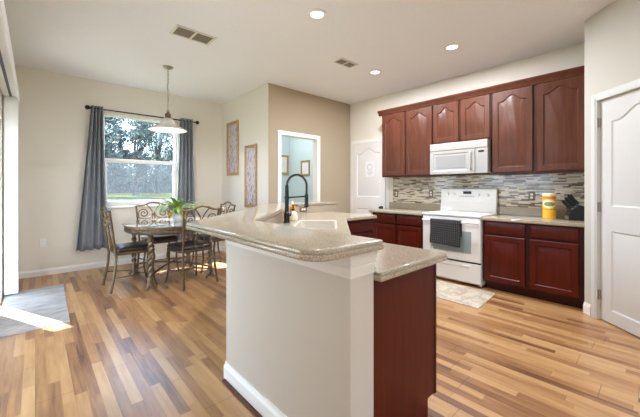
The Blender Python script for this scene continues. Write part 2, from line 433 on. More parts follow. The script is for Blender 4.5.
# ------------------------------------------------------------------ the setting
CZ = 2.96
struct(MB().box(-0.43, -3.2, -0.12, 5.0, 6.3, 0).build('floor', 'floor', smooth=0))
struct(MB().box(-0.55, -3.3, CZ, 5.1, 6.4, CZ+0.15).build('ceiling', 'ceiling', smooth=0))
WX0, WX1, WZ0, WZ1 = 0.80, 1.95, 0.965, 2.47
struct(place(wall_seg(MB(), 3.22, CZ, 0.15, [(WX0+0.43, WX1+0.43, WZ0, WZ1)]).build('wall_dining', 'wall', smooth=0), (-0.43, 6.03, 0), 0))
# left wall (faces +x): built along -y
struct(place(wall_seg(MB(), 9.03, CZ, 0.15, [(0.90, 1.55, 0.02, 2.05), (2.33, 4.13, 0.02, 2.05)]).build('wall_left', 'wall', smooth=0), (-0.28, 6.03, 0), -PI/2))
bpy.data.objects['wall_left'].matrix_basis = Matrix(((0,-1,0,-0.28),(-1,0,0,6.03),(0,0,1,0),(0,0,0,1)))
bpy.data.objects['wall_left'].data.flip_normals()
struct(MB().box(2.79, 4.312, 0, 2.90, 6.2, CZ).build('wall_pictures', 'wall', smooth=0))
DX0, DX1, DZ = 3.025, 3.855, 2.165
struct(place(wall_seg(MB().box(-0.11, 0, 0, 0, 0.002, CZ), 1.85, CZ, 0.11, [(DX0-2.9, DX1-2.9, 0, DZ)]).build('wall_doorway', 'wall_tan', smooth=0), (2.90, 4.31, 0), 0))
struct(MB().box(4.75, 0.43, 0, 4.9, 6.3, CZ).build('wall_kitchen', 'wall', smooth=0))
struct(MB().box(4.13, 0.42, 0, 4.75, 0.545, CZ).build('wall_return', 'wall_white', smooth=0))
struct(MB().box(2.9, 6.2, 0, 4.75, 6.3, CZ).build('wall_bedroom', 'blue_wall', smooth=0))
struct(MB().box(4.62, 4.42, 0, 4.75, 6.2, CZ).build('wall_bedroom_side', 'blue_wall', smooth=0))
# diagonal pantry wall; local x runs to the right as seen, local -y faces the room
PR = -3*PI/4
PO = (4.13, 0.55, 0)
PD0, PD1, PDZ = 0.155, 0.965, 2.115
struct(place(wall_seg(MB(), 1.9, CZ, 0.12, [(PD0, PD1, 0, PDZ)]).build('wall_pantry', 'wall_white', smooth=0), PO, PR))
struct(MB().box(2.79, -3.0, 0, 2.94, -0.79, CZ).build('wall_right', 'wall', smooth=0))
struct(place(wall_seg(MB(), 3.37, CZ, 0.15, [(0.83, 2.33, 0.02, 2.2)]).build('wall_rear', 'wall', smooth=0), (-0.43, -3.15, 0), 0))

struct(MB().box(4.9, -3.3, 0, 5.0, 0.43, CZ).build('wall_closet', 'wall_white', smooth=0))
struct(MB().box(2.94, -3.3, 0, 5.0, -3.15, CZ).build('wall_closet_rear', 'wall_white', smooth=0))
# baseboards
def bb(name, pts, h=0.095, t=0.014):
    """pts: open polyline with the room on its left"""
    mb = MB()
    for (x0,y0),(x1,y1) in zip(pts[:-1], pts[1:]):
        d = Vector((x1-x0, y1-y0)); n = Vector((-d.y, d.x)).normalized(); Lh = d.length; d.normalize()
        sec = [(0,0),(t,0),(t,h*0.72),(t*0.55,h*0.86),(t*0.4,h),(0,h)]
        L = [[(x0+d.x*s+n.x*a, y0+d.y*s+n.y*a, z) for a, z in sec] for s in (0, Lh)]
        mb.loops(L)
    return struct(mb.build(name, 'trim', smooth=0))
bb('baseboard_dining', [(2.79, 6.03), (-0.28, 6.03)])
bb('baseboard_pictures', [(2.79, 4.31), (2.79, 6.03)])
bb('baseboard_doorway', [(DX0-0.06, 4.31), (2.79, 4.31)])
bb('baseboard_doorway_right', [(4.75, 4.31), (DX1+0.06, 4.31)])
bb('baseboard_pantry', [(4.13-0.085*0.707, 0.55-0.085*0.707), (4.13, 0.55)], 0.11)
bb('baseboard_bar', [(0.945, 0.857), (0.945, 1.97)], 0.11, 0.018)
bb('baseboard_bar_diagonal', [(0.945, 1.97), (2.625, 3.65)], 0.11, 0.018)
struct(MB().box(0.905, 0.86, 0.0, 0.926, 1.95, 0.014).build('trim_floor_edge', 'cherry_brown', smooth=0, bevel=0.004))

# window
def window():
    f = MB(); y0, y1 = 6.10, 6.16
    f.box(WX0, y0, WZ0, WX0+0.035, y1, WZ1); f.box(WX1-0.035, y0, WZ0, WX1, y1, WZ1)
    f.box(WX0, y0, WZ1-0.035, WX1, y1, WZ1); f.box(WX0, y0, WZ0, WX1, y1, WZ0+0.04)
    w = struct(f.build('window_1', 'vinyl', smooth=0, bevel=0.003))
    zm = 1.715
    r = MB(); r.box(WX0+0.035, 6.095, zm-0.03, WX1-0.035, 6.15, zm+0.03); r.box(WX0+0.035, 6.09, WZ0+0.04, WX1-0.035, 6.13, WZ0+0.085)
    r.box(WX0+0.035, 6.09, WZ0+0.085, WX0+0.065, 6.13, zm-0.03); r.box(WX1-0.065, 6.09, WZ0+0.085, WX1-0.035, 6.13, zm-0.03)
    r.build('lower_sash', 'vinyl', w, smooth=0, bevel=0.003)
    g = MB(); g.box(WX0+0.035, 6.135, zm+0.03, WX1-0.035, 6.139, WZ1-0.035); g.build('upper_pane', 'glass', w, smooth=0)
    g = MB(); g.box(WX0+0.065, 6.108, WZ0+0.085, WX1-0.065, 6.112, zm-0.03); g.build('lower_pane', 'glass', w, smooth=0)
    MB().add([(WX0+0.04,6.152,WZ0+0.04),(WX1-0.04,6.152,WZ0+0.04),(WX1-0.04,6.152,zm),(WX0+0.04,6.152,zm)], [(0,1,2,3)]).build('insect_screen', 'screen', w, smooth=0)
    MB().box(WX0-0.02, 5.985, WZ0-0.03, WX1+0.02, 6.10, WZ0).build('window_sill', 'trim', w, smooth=0, bevel=0.004)
window()
# sliding patio openings on the left; unseen rear one added for fill daylight
def slider(name, along, a0, a1, z1, fixed, mull):
    f = MB(); g = MB(); t = 0.045
    def bx(mb, a, b, z0, zz, d0, d1):
        if along == 'y': mb.box(fixed+d0, a, z0, fixed+d1, b, zz)
        else: mb.box(a, fixed+d0, z0, b, fixed+d1, zz)
    bx(f, a0, a0+t, 0.02, z1, -0.03, 0.03); bx(f, a1-t, a1, 0.02, z1, -0.03, 0.03); bx(f, a0, a1, z1-t, z1, -0.03, 0.03); bx(f, a0, a1, 0.0, 0.04, -0.03, 0.03)
    for m in mull: bx(f, m-0.04, m+0.04, 0.04, z1-t, -0.025, 0.025)
    o = struct(f.build(name, 'vinyl', smooth=0)); bx(g, a0+t, a1-t, 0.04, z1-t, -0.003, 0.003); g.build('pane', 'glass', o, smooth=0)
slider('window_2', 'y', 4.48, 5.13, 2.05, -0.36, [])
slider('window_3', 'y', 1.90, 3.70, 2.05, -0.36, [2.8])
slider('window_fill_rear', 'x', 0.40, 1.90, 2.2, -3.08, [1.15])

# outside
struct(MB().box(-80, -60, -0.5, 120, 140, -0.32).build('ground', 'grass', smooth=0))
struct(MB().box(-80, 31, -0.32, 120, 47, -0.30).build('ground_road', 'road', smooth=0))
struct(MB().box(-4, -6, -0.32, -0.43, 6.0, -0.05).build('ground_patio', 'concrete', smooth=0))
struct(MB().box(-4, -2.8, 2.7, -0.56, 6.0, 2.85).build('roof_sun_block', 'trim', smooth=0))  # unseen roof added outside to cut off the sun strip on the floor

# casings
def casing(name, parent_loc, rz, x0, x1, z1, w=0.057, t=0.016, jamb=0.12, mat='trim'):
    mb = MB()
    for a, b, c, d in ((x0-w, x0, 0, z1+w), (x1, x1+w, 0, z1+w), (x0, x1, z1, z1+w)):
        mb.box(a, -t, c, b, 0, d)
    for a, b in ((x0-w*0.35, x0-w*0.05), (x1+w*0.05, x1+w*0.35)): mb.box(a, -t*0.55-0.012, 0, b, -t+0.002, z1+w*0.3)
    if jamb: mb.box(x0, -t, 0, x0+0.012, jamb, z1); mb.box(x1-0.012, -t, 0, x1, jamb, z1); mb.box(x0+0.012, -t, z1-0.012, x1-0.012, jamb, z1)
    o = struct(mb.build(name, mat, smooth=0, bevel=0.003)); place(o, parent_loc, rz); return o
casing('trim_doorway', (0, 4.31, 0), 0, DX0, DX1, DZ)
casing('trim_pantry', PO, PR, PD0, PD1, PDZ, mat='door_white')
casing('trim_far_door', (4.75, 0, 0), -PI/2, -4.215, -3.42, 2.14, jamb=0)

# panel doors --------------------------------------------------------------
def door_loop(w, h, m, arch, z0=0.0, y=0.0, n=14, k=0.0):
    """closed loop inset by m; top follows an ogee of height arch"""
    pts = [(m, y, z0+m), (w-m, y, z0+m)]
    for i in range(n+1):
        u = 1-2*i/n; x = m+(w-2*m)*(1+u)/2
        s = (0.5+0.5*math.cos(PI*min(1, abs(u)/0.82))) if arch else 0
        pts.append((x, y, z0+h-m-arch*(1-s)))
    return pts
def panel_face(mb, w, h, z0, x0, t, rail, arch, raise_=True, bw=0.012):
    """front of one panelled area (x0..x0+w, z0..z0+h) at y=-t"""
    sh = lambda L: [(x+x0, y, z) for x, y, z in L]
    L = [sh(door_loop(w, h, 0, 0, z0, -t)), sh(door_loop(w, h, rail, arch, z0, -t)),
         sh(door_loop(w, h, rail+bw*0.7, arch, z0, -t+0.009)), sh(door_loop(w, h, rail+bw*1.2, arch, z0, -t+0.009))]
    if raise_: L += [sh(door_loop(w, h, rail+bw*1.2+0.03, arch, z0, -t+0.001))]
    mb.loops(L, False, True)
    return mb
def cab_door(name, parent, x, z, w, h, y, mat='cherry', arch=0.0, rail=0.055, t=0.02):
    mb = MB()
    L0 = door_loop(w, h, 0, 0, z, y); L1 = door_loop(w, h, 0, 0, z, y-t+0.004); L2 = door_loop(w, h, 0.005, 0, z, y-t)
    L3 = door_loop(w, h, rail, arch, z, y-t); L4 = door_loop(w, h, rail+0.009, arch, z, y-t+0.010); L5 = door_loop(w, h, rail+0.014, arch, z, y-t+0.010); L6 = door_loop(w, h, rail+0.046, arch, z, y-t+0.001)
    mb.loops([[(px+x, py, pz) for px, py, pz in L] for L in (L0, L1, L2, L3, L4, L5, L6)])
    return mb.build(name, mat, parent, smooth=30)
def cab_drawer(parent, x, z, w, h, y, mat='cherry', t=0.02):
    mb = MB()
    L = [door_loop(w, h, 0, 0, z, y), door_loop(w, h, 0, 0, z, y-t+0.008), door_loop(w, h, 0.004, 0, z, y-t+0.004), door_loop(w, h, 0.014, 0, z, y-t)]
    mb.loops([[(px+x, py, pz) for px, py, pz in l] for l in L]); return mb.build('drawer', mat, parent, smooth=30)

def base_cabinet(label, loc, rz, w, cols, group=None, h=0.862, d=0.58, end=None, cat='cabinet', drawers=True, left=0.03, right=0.03, gap=0.03):
    r = thing('base_cabinet', label, cat, loc, rz, group)
    b = MB(); b.box(0, -d, 0.1, w, -0.001, h); b.box(0.02, -d+0.07, 0, w-0.02, -0.02, 0.1); b.build('body', 'cherry_shaded', r, smooth=0, bevel=0.002)
    cw = (w-left-right-gap*(cols-1))/cols
    for i in range(cols):
        x = left+i*(cw+gap)
        if drawers:
            cab_drawer(r, x, h-0.155, cw, 0.135, -d); cab_door('door', r, x, 0.125, cw, h-0.155-0.125-0.025, -d)
        else: cab_door('door', r, x, 0.125, cw, h-0.15, -d)
    return r
def wall_cabinet(label, loc, rz, w, h, cols, group, d=0.33, gap=0.03, left=0.02, right=0.02, arch=0.072):
    r = thing('wall_cabinet', label, 'cabinet', loc, rz, group)
    MB().box(0, -d, 0, w, -0.001, h).build('body', 'cherry_brown_shaded', r, smooth=0, bevel=0.002)
    cw = (w-left-right-gap*(cols-1))/cols
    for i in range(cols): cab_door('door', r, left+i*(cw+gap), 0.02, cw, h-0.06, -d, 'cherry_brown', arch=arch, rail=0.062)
    return r

# pantry door, local frame of the pantry wall
def white_door(name, loc, rz, x0, w, h, split, hinge_x=None, knob_x=None, rail=0.115, y=0.02, mat='door_white'):
    r = MB(); t = 0.0
    mb = MB(); lo = split
    body = MB().box(x0, y, 0.012, x0+w, y+0.032, h)
    body.v = body.v
    mb.add(body.v, [f for k, f in enumerate(body.f) if k != 2])
    sub = MB(); panel_face(sub, w, lo-0.012, 0.012, x0, -y, rail, 0.0, True, 0.016)
    panel_face(sub, w, h-lo, lo, x0, -y, rail, 0.10, True, 0.016)
    mb.add(sub.v, sub.f)
    d = struct(mb.build(name, mat, smooth=30)); place(d, loc, rz)
    if hinge_x is not None:
        for hz in (h*0.115, h*0.515, h*0.90):
            hm = MB(); hm.box(hinge_x-0.016, y-0.022, hz-0.045, hinge_x+0.012, y-0.002, hz+0.045); hm.lathe([(0.007,-0.05),(0.007,0.05)], 10, (hinge_x-0.002, y-0.026, hz)); hm.build('hinge', 'nickel', d, smooth=40)
    if knob_x is not None:
        k = MB(); k.lathe([(0.001,0),(0.03,0),(0.03,0.006),(0.012,0.01),(0.012,0.03),(0.026,0.036),(0.031,0.05),(0.024,0.064),(0.001,0.068)], 20)
        k.xf(Matrix.Translation((knob_x, y, 0.90)) @ Matrix.Rotation(PI/2, 4, 'X')); k.build('door_knob', 'knob', d)
    return d
white_door('door_1', PO, PR, PD0+0.014, PD1-PD0-0.028, PDZ-0.014, 0.98, hinge_x=PD0+0.008, knob_x=PD1-0.09)
far = white_door('door_2', (4.75, 0, 0), -PI/2, -4.213, 0.79, 2.135, 0.98, hinge_x=None, knob_x=-3.50, y=-0.034, mat='door_bright')

# ------------------------------------------------------------------ bar wall, counters
def wallpoly(o):
    return [(1.095, 0.857-o), (1.095, 1.908), (2.687, 3.50), (3.48+o, 3.50), (3.48+o, 3.65+o), (2.625-o*0.414, 3.65+o), (0.945-o, 1.97+o*0.414), (0.945-o, 0.857-o)]
CAPZ = 1.046
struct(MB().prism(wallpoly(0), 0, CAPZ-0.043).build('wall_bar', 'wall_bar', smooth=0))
tm = MB()
for o, a, b in ((0.006, 0.900, 0.926), (0.012, 0.926, 0.944), (0.009, 0.944, 0.958), (0.016, 0.958, 0.976), (0.020, 0.976, CAPZ-0.043)): tm.prism(wallpoly(o), a, b)
struct(tm.build('trim_bar', 'crown', smooth=0))
cap = [(1.12, 0.81), (1.12, 1.898), (2.697, 3.475), (3.51, 3.475), (3.51, 3.88), (2.53, 3.88), (0.712, 2.062), (0.712, 0.81)]
cap = round_poly(cap[::-1], {0: 0.09, 7: 0.02}, 8)
if sum(cap[i][0]*cap[(i+1)%len(cap)][1]-cap[(i+1)%len(cap)][0]*cap[i][1] for i in range(len(cap))) < 0: cap = cap[::-1]
mb = MB(); slab(mb, cap, EDGE(CAPZ, 0.042)); 
tag(mb.build('bar_top', 'counter', smooth=40), 'long raised breakfast bar top of speckled tan laminate capping the half wall', 'counter')
# splash of the same laminate on the kitchen side of the half wall
CT = 0.902
ct = [(1.10, 0.82), (1.74, 0.82), (1.74, 1.55), (2.76, 2.57), (3.38, 2.57), (3.38, 3.495), (2.69, 3.495), (1.10, 1.905)]
ct = round_poly(ct, {1: 0.035, 4: 0.03}, 5)
def diag(d, e):   # d along (1,1)/sqrt2, e = x-y
    s = d*math.sqrt(2); return ((s+e)/2, (s-e)/2)
SK = [diag(2.72, 0.03), diag(3.465, 0.03), diag(3.465, -0.56), diag(2.72, -0.56)]
hole = [diag(2.735, 0.01), diag(3.45, 0.01), diag(3.45, -0.54), diag(2.735, -0.54)]
mb = MB(); slab(mb, ct, EDGE(CT, 0.04), hole)
ctop = tag(mb.build('countertop', 'counter', smooth=40), 'lower peninsula countertop of speckled tan laminate holding the white corner sink', 'countertop')
mb = MB(); mb.prism([(1.097,0.86),(1.112,0.86),(1.112,1.902),(2.693,3.483),(3.478,3.483),(3.478,3.498),(2.687,3.498),(1.097,1.908)], CT, CAPZ-0.043)
mb.build('backsplash', 'counter', ctop, smooth=0)

# sink
mb = MB()
def ring(a, b, c, d, z): return [(*diag(a, c), z), (*diag(b, c), z), (*diag(b, d), z), (*diag(a, d), z)]
def rring(i, z, r):
    P = round_poly([p[:2] for p in ring(2.72+i, 3.465-i, 0.03-i*1.414, -0.56+i*1.414, z)], {k: r for k in range(4)}, 5); return [(x, y, z) for x, y in P]
mb.loops([rring(0.0, CT+0.001, 0.03), rring(0.003, CT+0.010, 0.03), rring(0.018, CT+0.011, 0.03), rring(0.026, CT+0.004, 0.04), rring(0.035, CT-0.10, 0.05), rring(0.06, CT-0.17, 0.06)], False, True)
mb.loops([rring(0.02, CT-0.002, 0.03), rring(0.03, CT-0.1, 0.05), rring(0.055, CT-0.178, 0.06)], False, True)
sink = tag(mb.build('kitchen_sink', 'sink_white', smooth=40), 'white drop-in sink set diagonally in the peninsula counter corner', 'sink')
dx, dy = diag(3.09, -0.27)
MB().lathe([(0.001,0.004),(0.03,0.004),(0.04,0.001),(0.04,0.0)], 20, (dx, dy, CT-0.17)).build('drain', 'steel', sink)

# faucet: local x runs towards the room side of the sink
fx, fy = 1.95, 2.662
fa = thing('kitchen_faucet', 'tall black spring-neck pull-down faucet behind the white sink', 'faucet', (fx, fy, CT), -PI/4)
MB().lathe([(0.034,0),(0.034,0.008),(0.030,0.014),(0.030,0.10),(0.027,0.105),(0.020,0.11)], 20).build('base', 'black', fa)
MB().lathe([(0.021,0.10),(0.021,0.25),(0.026,0.252),(0.026,0.275),(0.02,0.277),(0.018,0.39)], 18).build('riser', 'black', fa)
arc = [(0,0,0.38)]+[(0.104-0.104*math.cos(PI*k/16), 0, 0.385+0.115*math.sin(PI*k/16)) for k in range(17)]+[(0.208,0,0.34),(0.206,0,0.28)]
MB().tube(arc, 0.007, 8).build('hose', 'black', fa)
# coil spring around the hose
AP = [Vector(p) for p in arc]; cum = [0]
for a, b in zip(AP[:-1], AP[1:]): cum.append(cum[-1]+(b-a).length)
def on_arc(s):
    for i in range(len(cum)-1):
        if s <= cum[i+1] or i == len(cum)-2:
            f = (s-cum[i])/(cum[i+1]-cum[i]); t = (AP[i+1]-AP[i]).normalized(); return AP[i].lerp(AP[i+1], f), t
pts = []; N = 360
for k in range(N+1):
    p, t = on_arc(cum[-1]*k/N); b = Vector((0,1,0)); a = t.cross(b); q = 2*PI*k/9
    pts.append(p+(a*math.cos(q)+b*math.sin(q))*0.0125)
MB().tube(pts, 0.0032, 5).build('spring', 'black', fa)
MB().lathe([(0.014,0.30),(0.019,0.295),(0.020,0.20),(0.024,0.18),(0.024,0.165),(0.016,0.16)], 16, (0.206,0,0)).build('spray_head', 'black', fa)
MB().tube([(0.0,0,0.262),(0.19,0,0.275)], 0.008, 8).build('support_arm', 'black', fa)
MB().tube([(0.02,-0.02,0.07),(0.05,-0.06,0.085),(0.06,-0.10,0.12)], [0.010,0.009,0.007], 10).build('lever', 'black', fa)

# soap bottles
sb = thing('soap_bottle', 'round cream soap bottle with a black pump right of the faucet base', 'bottle', (2.135, 2.795, CT))
MB().lathe([(0.001,0),(0.040,0),(0.050,0.012),(0.052,0.05),(0.044,0.082),(0.022,0.10),(0.014,0.106),(0.014,0.115)], 24).build('body', 'soap', sb)
mb = MB(); mb.lathe([(0.018,0.112),(0.018,0.13),(0.007,0.132),(0.007,0.165),(0.014,0.167),(0.014,0.178),(0.001,0.18)], 14); mb.tube([(0,0,0.172),(0.03,-0.02,0.174),(0.045,-0.03,0.165)], 0.005, 8); mb.build('pump', 'black_plastic', sb)
ab = thing('dish_soap_bottle', 'slim amber dish soap bottle standing just behind the cream one', 'bottle', (2.235, 2.935, CT))
MB().lathe([(0.001,0),(0.03,0),(0.033,0.01),(0.033,0.12),(0.02,0.16),(0.012,0.17)], 20).build('body', 'amber', ab)
MB().lathe([(0.014,0.168),(0.014,0.19),(0.008,0.195),(0.006,0.215),(0.001,0.216)], 14).build('cap', 'soap', ab)

# outlets
def outlet(name, label, loc, rz, plate, group=None, horiz=False, w=0.072, h=0.118):
    o = thing(name, label, 'outlet', loc, rz, group)
    if horiz: w, h = h, w
    mb = MB(); mb.box(-w/2, -0.006, -h/2, w/2, 0, h/2); mb.build('plate', plate, o, smooth=0, bevel=0.003)
    mb = MB()
    for k in (-1, 1):
        cx, cz = (0.02*k, 0) if horiz else (0, 0.02*k)
        mb.box(cx-0.015, -0.010, cz-0.014, cx+0.015, -0.005, cz+0.014)
    s = mb.build('socket', 'white_plastic', o, smooth=0, bevel=0.002)
    return o
outlet('wall_outlet', 'white outlet low on the beige wall left of the long curtain', (0.085, 6.03, 0.47), 0, 'white_plastic')
outlet('wall_outlet', 'brown-plated outlet on the low laminate splash behind the faucet', (2.84, 3.483, 0.957), 0, 'plate_brown', horiz=True, w=0.064, h=0.13)

# peninsula cabinets
pc = thing('peninsula_cabinet', 'dark cherry cabinet under the peninsula end nearest the camera', 'cabinet', (1.097, 0.885, 0))
b = MB(); b.box(0.003, 0.02, 0.1, 0.58, 0.62, CT-0.042); b.box(0.003, 0.02, 0, 0.51, 0.62, 0.1); b.build('body', 'cherry_shaded', pc, smooth=0)
b = MB(); b.prism([(0.003, 0.0), (0.585, 0.0), (0.585, 0.02), (0.003, 0.02)], 0.1, CT-0.042); b.box(0.003, 0.0, 0, 0.515, 0.02, 0.1); b.build('end_panel', 'cherry', pc, smooth=0)
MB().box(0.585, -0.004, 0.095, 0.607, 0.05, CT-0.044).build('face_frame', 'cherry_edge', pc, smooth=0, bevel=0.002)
fr = MB()
d = cab_door('door', pc, 0, 0, 0.5, 0.56, 0); d.rotation_euler = (0,0,PI/2); d.location = (0.582, 0.07, 0.125)
d = cab_drawer(pc, 0, 0, 0.5, 0.13, 0); d.rotation_euler = (0,0,PI/2); d.location = (0.582, 0.07, 0.715)
sc_ = thing('sink_cabinet', 'dark cherry diagonal cabinet under the white corner sink', 'cabinet')
e = 0.13; dm = 0.02
b = MB()
P = [(1.10, 1.512), (1.70, 1.512), (1.70, 1.57), (2.67, 2.54), (2.67, 3.30), (2.51, 3.30), (1.10, 1.895)]
b.prism(P, 0.1, CT-0.20); b.prism(offset_poly(P[::1], 0.06), 0, 0.1)
b.prism([(1.70,1.57),(2.67,2.54),(2.655,2.555),(1.685,1.585)], CT-0.20, CT-0.042)
b.build('body', 'cherry_shaded', sc_, smooth=0)
for k in range(2):
    d = cab_door('door', sc_, 0, 0, 0.55, 0.55, 0); d.rotation_euler = (0,0,PI/4); q = 0.10+k*0.59
    d.location = (1.70+q*0.707, 1.57+q*0.707, 0.125)
fc = base_cabinet('dark cherry base cabinet at the far end of the peninsula beyond the sink', (2.69, 3.24, 0), 0, 0.66, 1, h=CT-0.042, d=0.615, left=0.05)

# ------------------------------------------------------------------ kitchen wall
KX = 4.75
RY0, RY1 = 1.545, 2.345     # range
rc = base_cabinet('two-door dark cherry base cabinet right of the white range', (KX, 1.535, 0), -PI/2, 0.985, 2, 'base cabinets on the kitchen wall', d=0.585, left=0.025, right=0.05, gap=0.05)
lc = base_cabinet('two-door dark cherry base cabinet left of the white range', (KX, 3.275, 0), -PI/2, 0.92, 2, 'base cabinets on the kitchen wall', d=0.585)
tag(MB().box(4.13, 3.28, 0, KX-0.002, 3.325, 0.86).build('end_panel_board', 'trim', smooth=0, bevel=0.002), 'narrow white end board left of the far base cabinet', 'panel')
def wall_counter(label, y0, y1, rad):
    P = [(4.125, y0), (KX-0.001, y0), (KX-0.001, y1), (4.125, y1)]
    P = round_poly(P, rad, 4); m = MB(); slab(m, P, EDGE(CT, 0.038))
    o = tag(m.build('countertop', 'counter', smooth=40), label, 'countertop')
    MB().box(KX-0.022, y0+0.002, CT, KX-0.001, y1-0.002, CT+0.105).build('backsplash', 'counter', o, smooth=0, bevel=0.004)
wall_counter('short tan laminate countertop right of the range under the knife block', 0.548, 1.54, {})
wall_counter('short tan laminate countertop left of the range by the far door', 2.352, 3.345, {3: 0.03})
struct(MB().box(KX-0.009, 0.546, CT+0.105, KX-0.0005, 3.275, 1.46).build('wall_backsplash', 'mosaic', smooth=0))
outlet('wall_outlet', 'bronze outlet on the mosaic tile at the far left near the door', (KX-0.009, 3.20, 1.16), -PI/2, 'plate_brown', 'bronze outlets on the mosaic')
outlet('wall_outlet', 'bronze outlet on the mosaic tile just left of the range', (KX-0.009, 2.545, 1.17), -PI/2, 'plate_brown', 'bronze outlets on the mosaic')
outlet('wall_outlet', 'bronze outlet on the mosaic tile left of the yellow canister', (KX-0.009, 1.155, 1.16), -PI/2, 'plate_brown', 'bronze outlets on the mosaic')

UB, UT = 1.445, 2.535
wall_cabinet('tall two-door dark cherry wall cabinet right of the microwave by the pantry', (KX, 1.52, UB), -PI/2, 0.955, UT-UB, 2, 'upper cabinets', left=0.012, right=0.012, gap=0.045)
wall_cabinet('tall two-door dark cherry wall cabinet left of the microwave by the far door', (KX, 3.275, UB), -PI/2, 0.925, UT-UB, 2, 'upper cabinets', left=0.02, right=0.005)
wall_cabinet('short two-door dark cherry wall cabinet directly above the white microwave', (KX, 2.342, 1.905), -PI/2, 0.815, UT-1.905, 2, 'upper cabinets', left=0.012, right=0.015, gap=0.035)
mb = MB()
sec = [(-0.33, UT-0.035), (-0.352, UT-0.035), (-0.355, UT-0.02), (-0.362, UT-0.012), (-0.368, UT+0.005), (-0.385, UT+0.02), (-0.392, UT+0.035), (-0.392, UT+0.045), (-0.33, UT+0.045)]
mb.loops([[(KX+a, y, z) for a, z in sec] for y in (0.548, 3.33)])
mb.box(KX-0.33, 3.278, UT-0.02, KX-0.002, 3.33, UT+0.045)
mb.box(KX-0.33, 0.56, UT+0.002, KX-0.002, 3.278, UT+0.04)
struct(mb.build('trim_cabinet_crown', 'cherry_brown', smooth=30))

# range
rg = thing('kitchen_range', 'white freestanding electric range between the base cabinets', 'range', (KX, RY1, 0), -PI/2)
w = RY1-RY0; D = 0.63
b = MB(); b.box(0.004, -D+0.03, 0.03, w-0.004, -0.03, 0.885)
for x in (0.05, w-0.05):
    for y in (-0.1, -D+0.1): b.box(x-0.02, y-0.02, 0, x+0.02, y+0.02, 0.03)
b.build('body', 'ivory', rg, smooth=0, bevel=0.004)
MB().box(0, -D-0.005, 0.887, w, -0.03, 0.915).build('cooktop', 'ivory', rg, smooth=0, bevel=0.008, seg=3)
MB().box(0.07, -D+0.06, 0.9152, w-0.07, -0.12, 0.917).build('glass_top', 'white_plastic', rg, smooth=0)
b = MB(); b.loops([[(x, -0.03, 0.915), (x, -0.105, 0.915), (x, -0.105, 0.95), (x, -0.085, 1.06), (x, -0.07, 1.245), (x, -0.055, 1.26), (x, -0.03, 1.26)] for x in (0.005, w-0.005)])
bg_ = b.build('backguard', 'ivory', rg, smooth=0, bevel=0.006)
for x in (0.11, 0.20, w-0.24, w-0.12):
    k = MB(); k.lathe([(0.024,0),(0.024,0.008),(0.017,0.012),(0.015,0.03),(0.001,0.031)], 16); k.box(-0.004,-0.017,0.028,0.004,0.017,0.034)
    k.xf(Matrix.Translation((x, -0.0765, 1.165)) @ Matrix.Rotation(PI/2-0.08, 4, 'X')); k.build('knob', 'white_plastic', bg_)
k = MB().box(w/2-0.055, -0.083, 1.175, w/2+0.06, -0.072, 1.215); k.build('display', 'display', bg_, smooth=0)
for i in range(6): MB().box(w/2-0.10+i*0.036, -0.084, 1.135, w/2-0.08+i*0.036, -0.076, 1.147).build('button', 'print_grey', bg_, smooth=0)
MB().box(0.005, -0.082, 1.055, w-0.005, -0.079, 1.06).build('seam', 'print_grey', bg_, smooth=0)
od = MB().box(0.006, -D, 0.315, w-0.006, -D+0.035, 0.875).build('oven_door', 'ivory', rg, smooth=0, bevel=0.008, seg=3)
MB().box(0.13, -D-0.003, 0.42, w-0.12, -D+0.002, 0.70).build('oven_window', 'screen_dark', od, smooth=0)
hd = MB(); hd.tube(spline([(0.05,-D,0.815),(0.055,-D-0.04,0.82),(0.09,-D-0.055,0.82),(w-0.09,-D-0.055,0.82),(w-0.055,-D-0.04,0.82),(w-0.05,-D,0.815)], 5), 0.013, 10)
hd.build('handle', 'ivory', od)
dr = MB().box(0.006, -D, 0.05, w-0.006, -D+0.035, 0.295).build('storage_drawer', 'ivory', rg, smooth=0, bevel=0.008, seg=3)
MB().loops([[(x, -D+0.001, 0.225), (x, -D-0.014, 0.245), (x, -D-0.016, 0.262), (x, -D+0.001, 0.268)] for x in (0.14, w-0.14)]).build('drawer_pull', 'ivory', dr, smooth=0, bevel=0.003)
MB().box(0.01, -D+0.004, 0.297, w-0.01, -D+0.03, 0.313).build('door_gap', 'display', rg, smooth=0)
# towel over the oven handle
tm_ = []; nu, nv = 26, 40; hx0, hx1 = RY1-2.185, RY1-1.765
prof = []
for k in range(nv+1):
    s = k/nv*0.62
    if s < 0.20: prof.append((-D-0.038, 0.63+s))
    elif s < 0.25:
        q = (s-0.20)/0.05*PI; prof.append((-D-0.055+0.017*math.cos(q), 0.83+0.009*math.sin(q)+0.004))
    else: prof.append((-D-0.074, 0.83-(s-0.25)*0.86))
vs = []; fs = []; uv = []
for i in range(nu+1):
    u = i/nu
    for k, (y, z) in enumerate(prof):
        s = k/nv; sag = max(0, s-0.45)
        yy = y-0.006*abs(math.sin(u*PI*3+0.4))*sag*2-0.002; zz = z-(0.012*u if s > 0.45 else 0)+0.006*math.sin(u*5)*(s > 0.5)*sag
        vs.append((hx0+(hx1-hx0)*(u+0.02*math.sin(k*0.3)*sag), yy, zz)); uv.append((u, s*1.4))
for i in range(nu):
    for k in range(nv): a = i*(nv+1)+k; fs.append((a, a+nv+1, a+nv+2, a+1))
mb = MB().add(vs, fs)
to = mb.build('dish_towel', 'towel', smooth=60)
ul = to.data.uv_layers.new(name='UVMap')
for lp in to.data.loops: ul.data[lp.index].uv = uv[lp.vertex_index]
sm = to.modifiers.new('solid', 'SOLIDIFY'); sm.thickness = 0.004; sm.offset = 0
place(to, (KX, RY1, 0), -PI/2); tag(to, 'black and grey checked towel hanging over the oven door handle', 'towel')

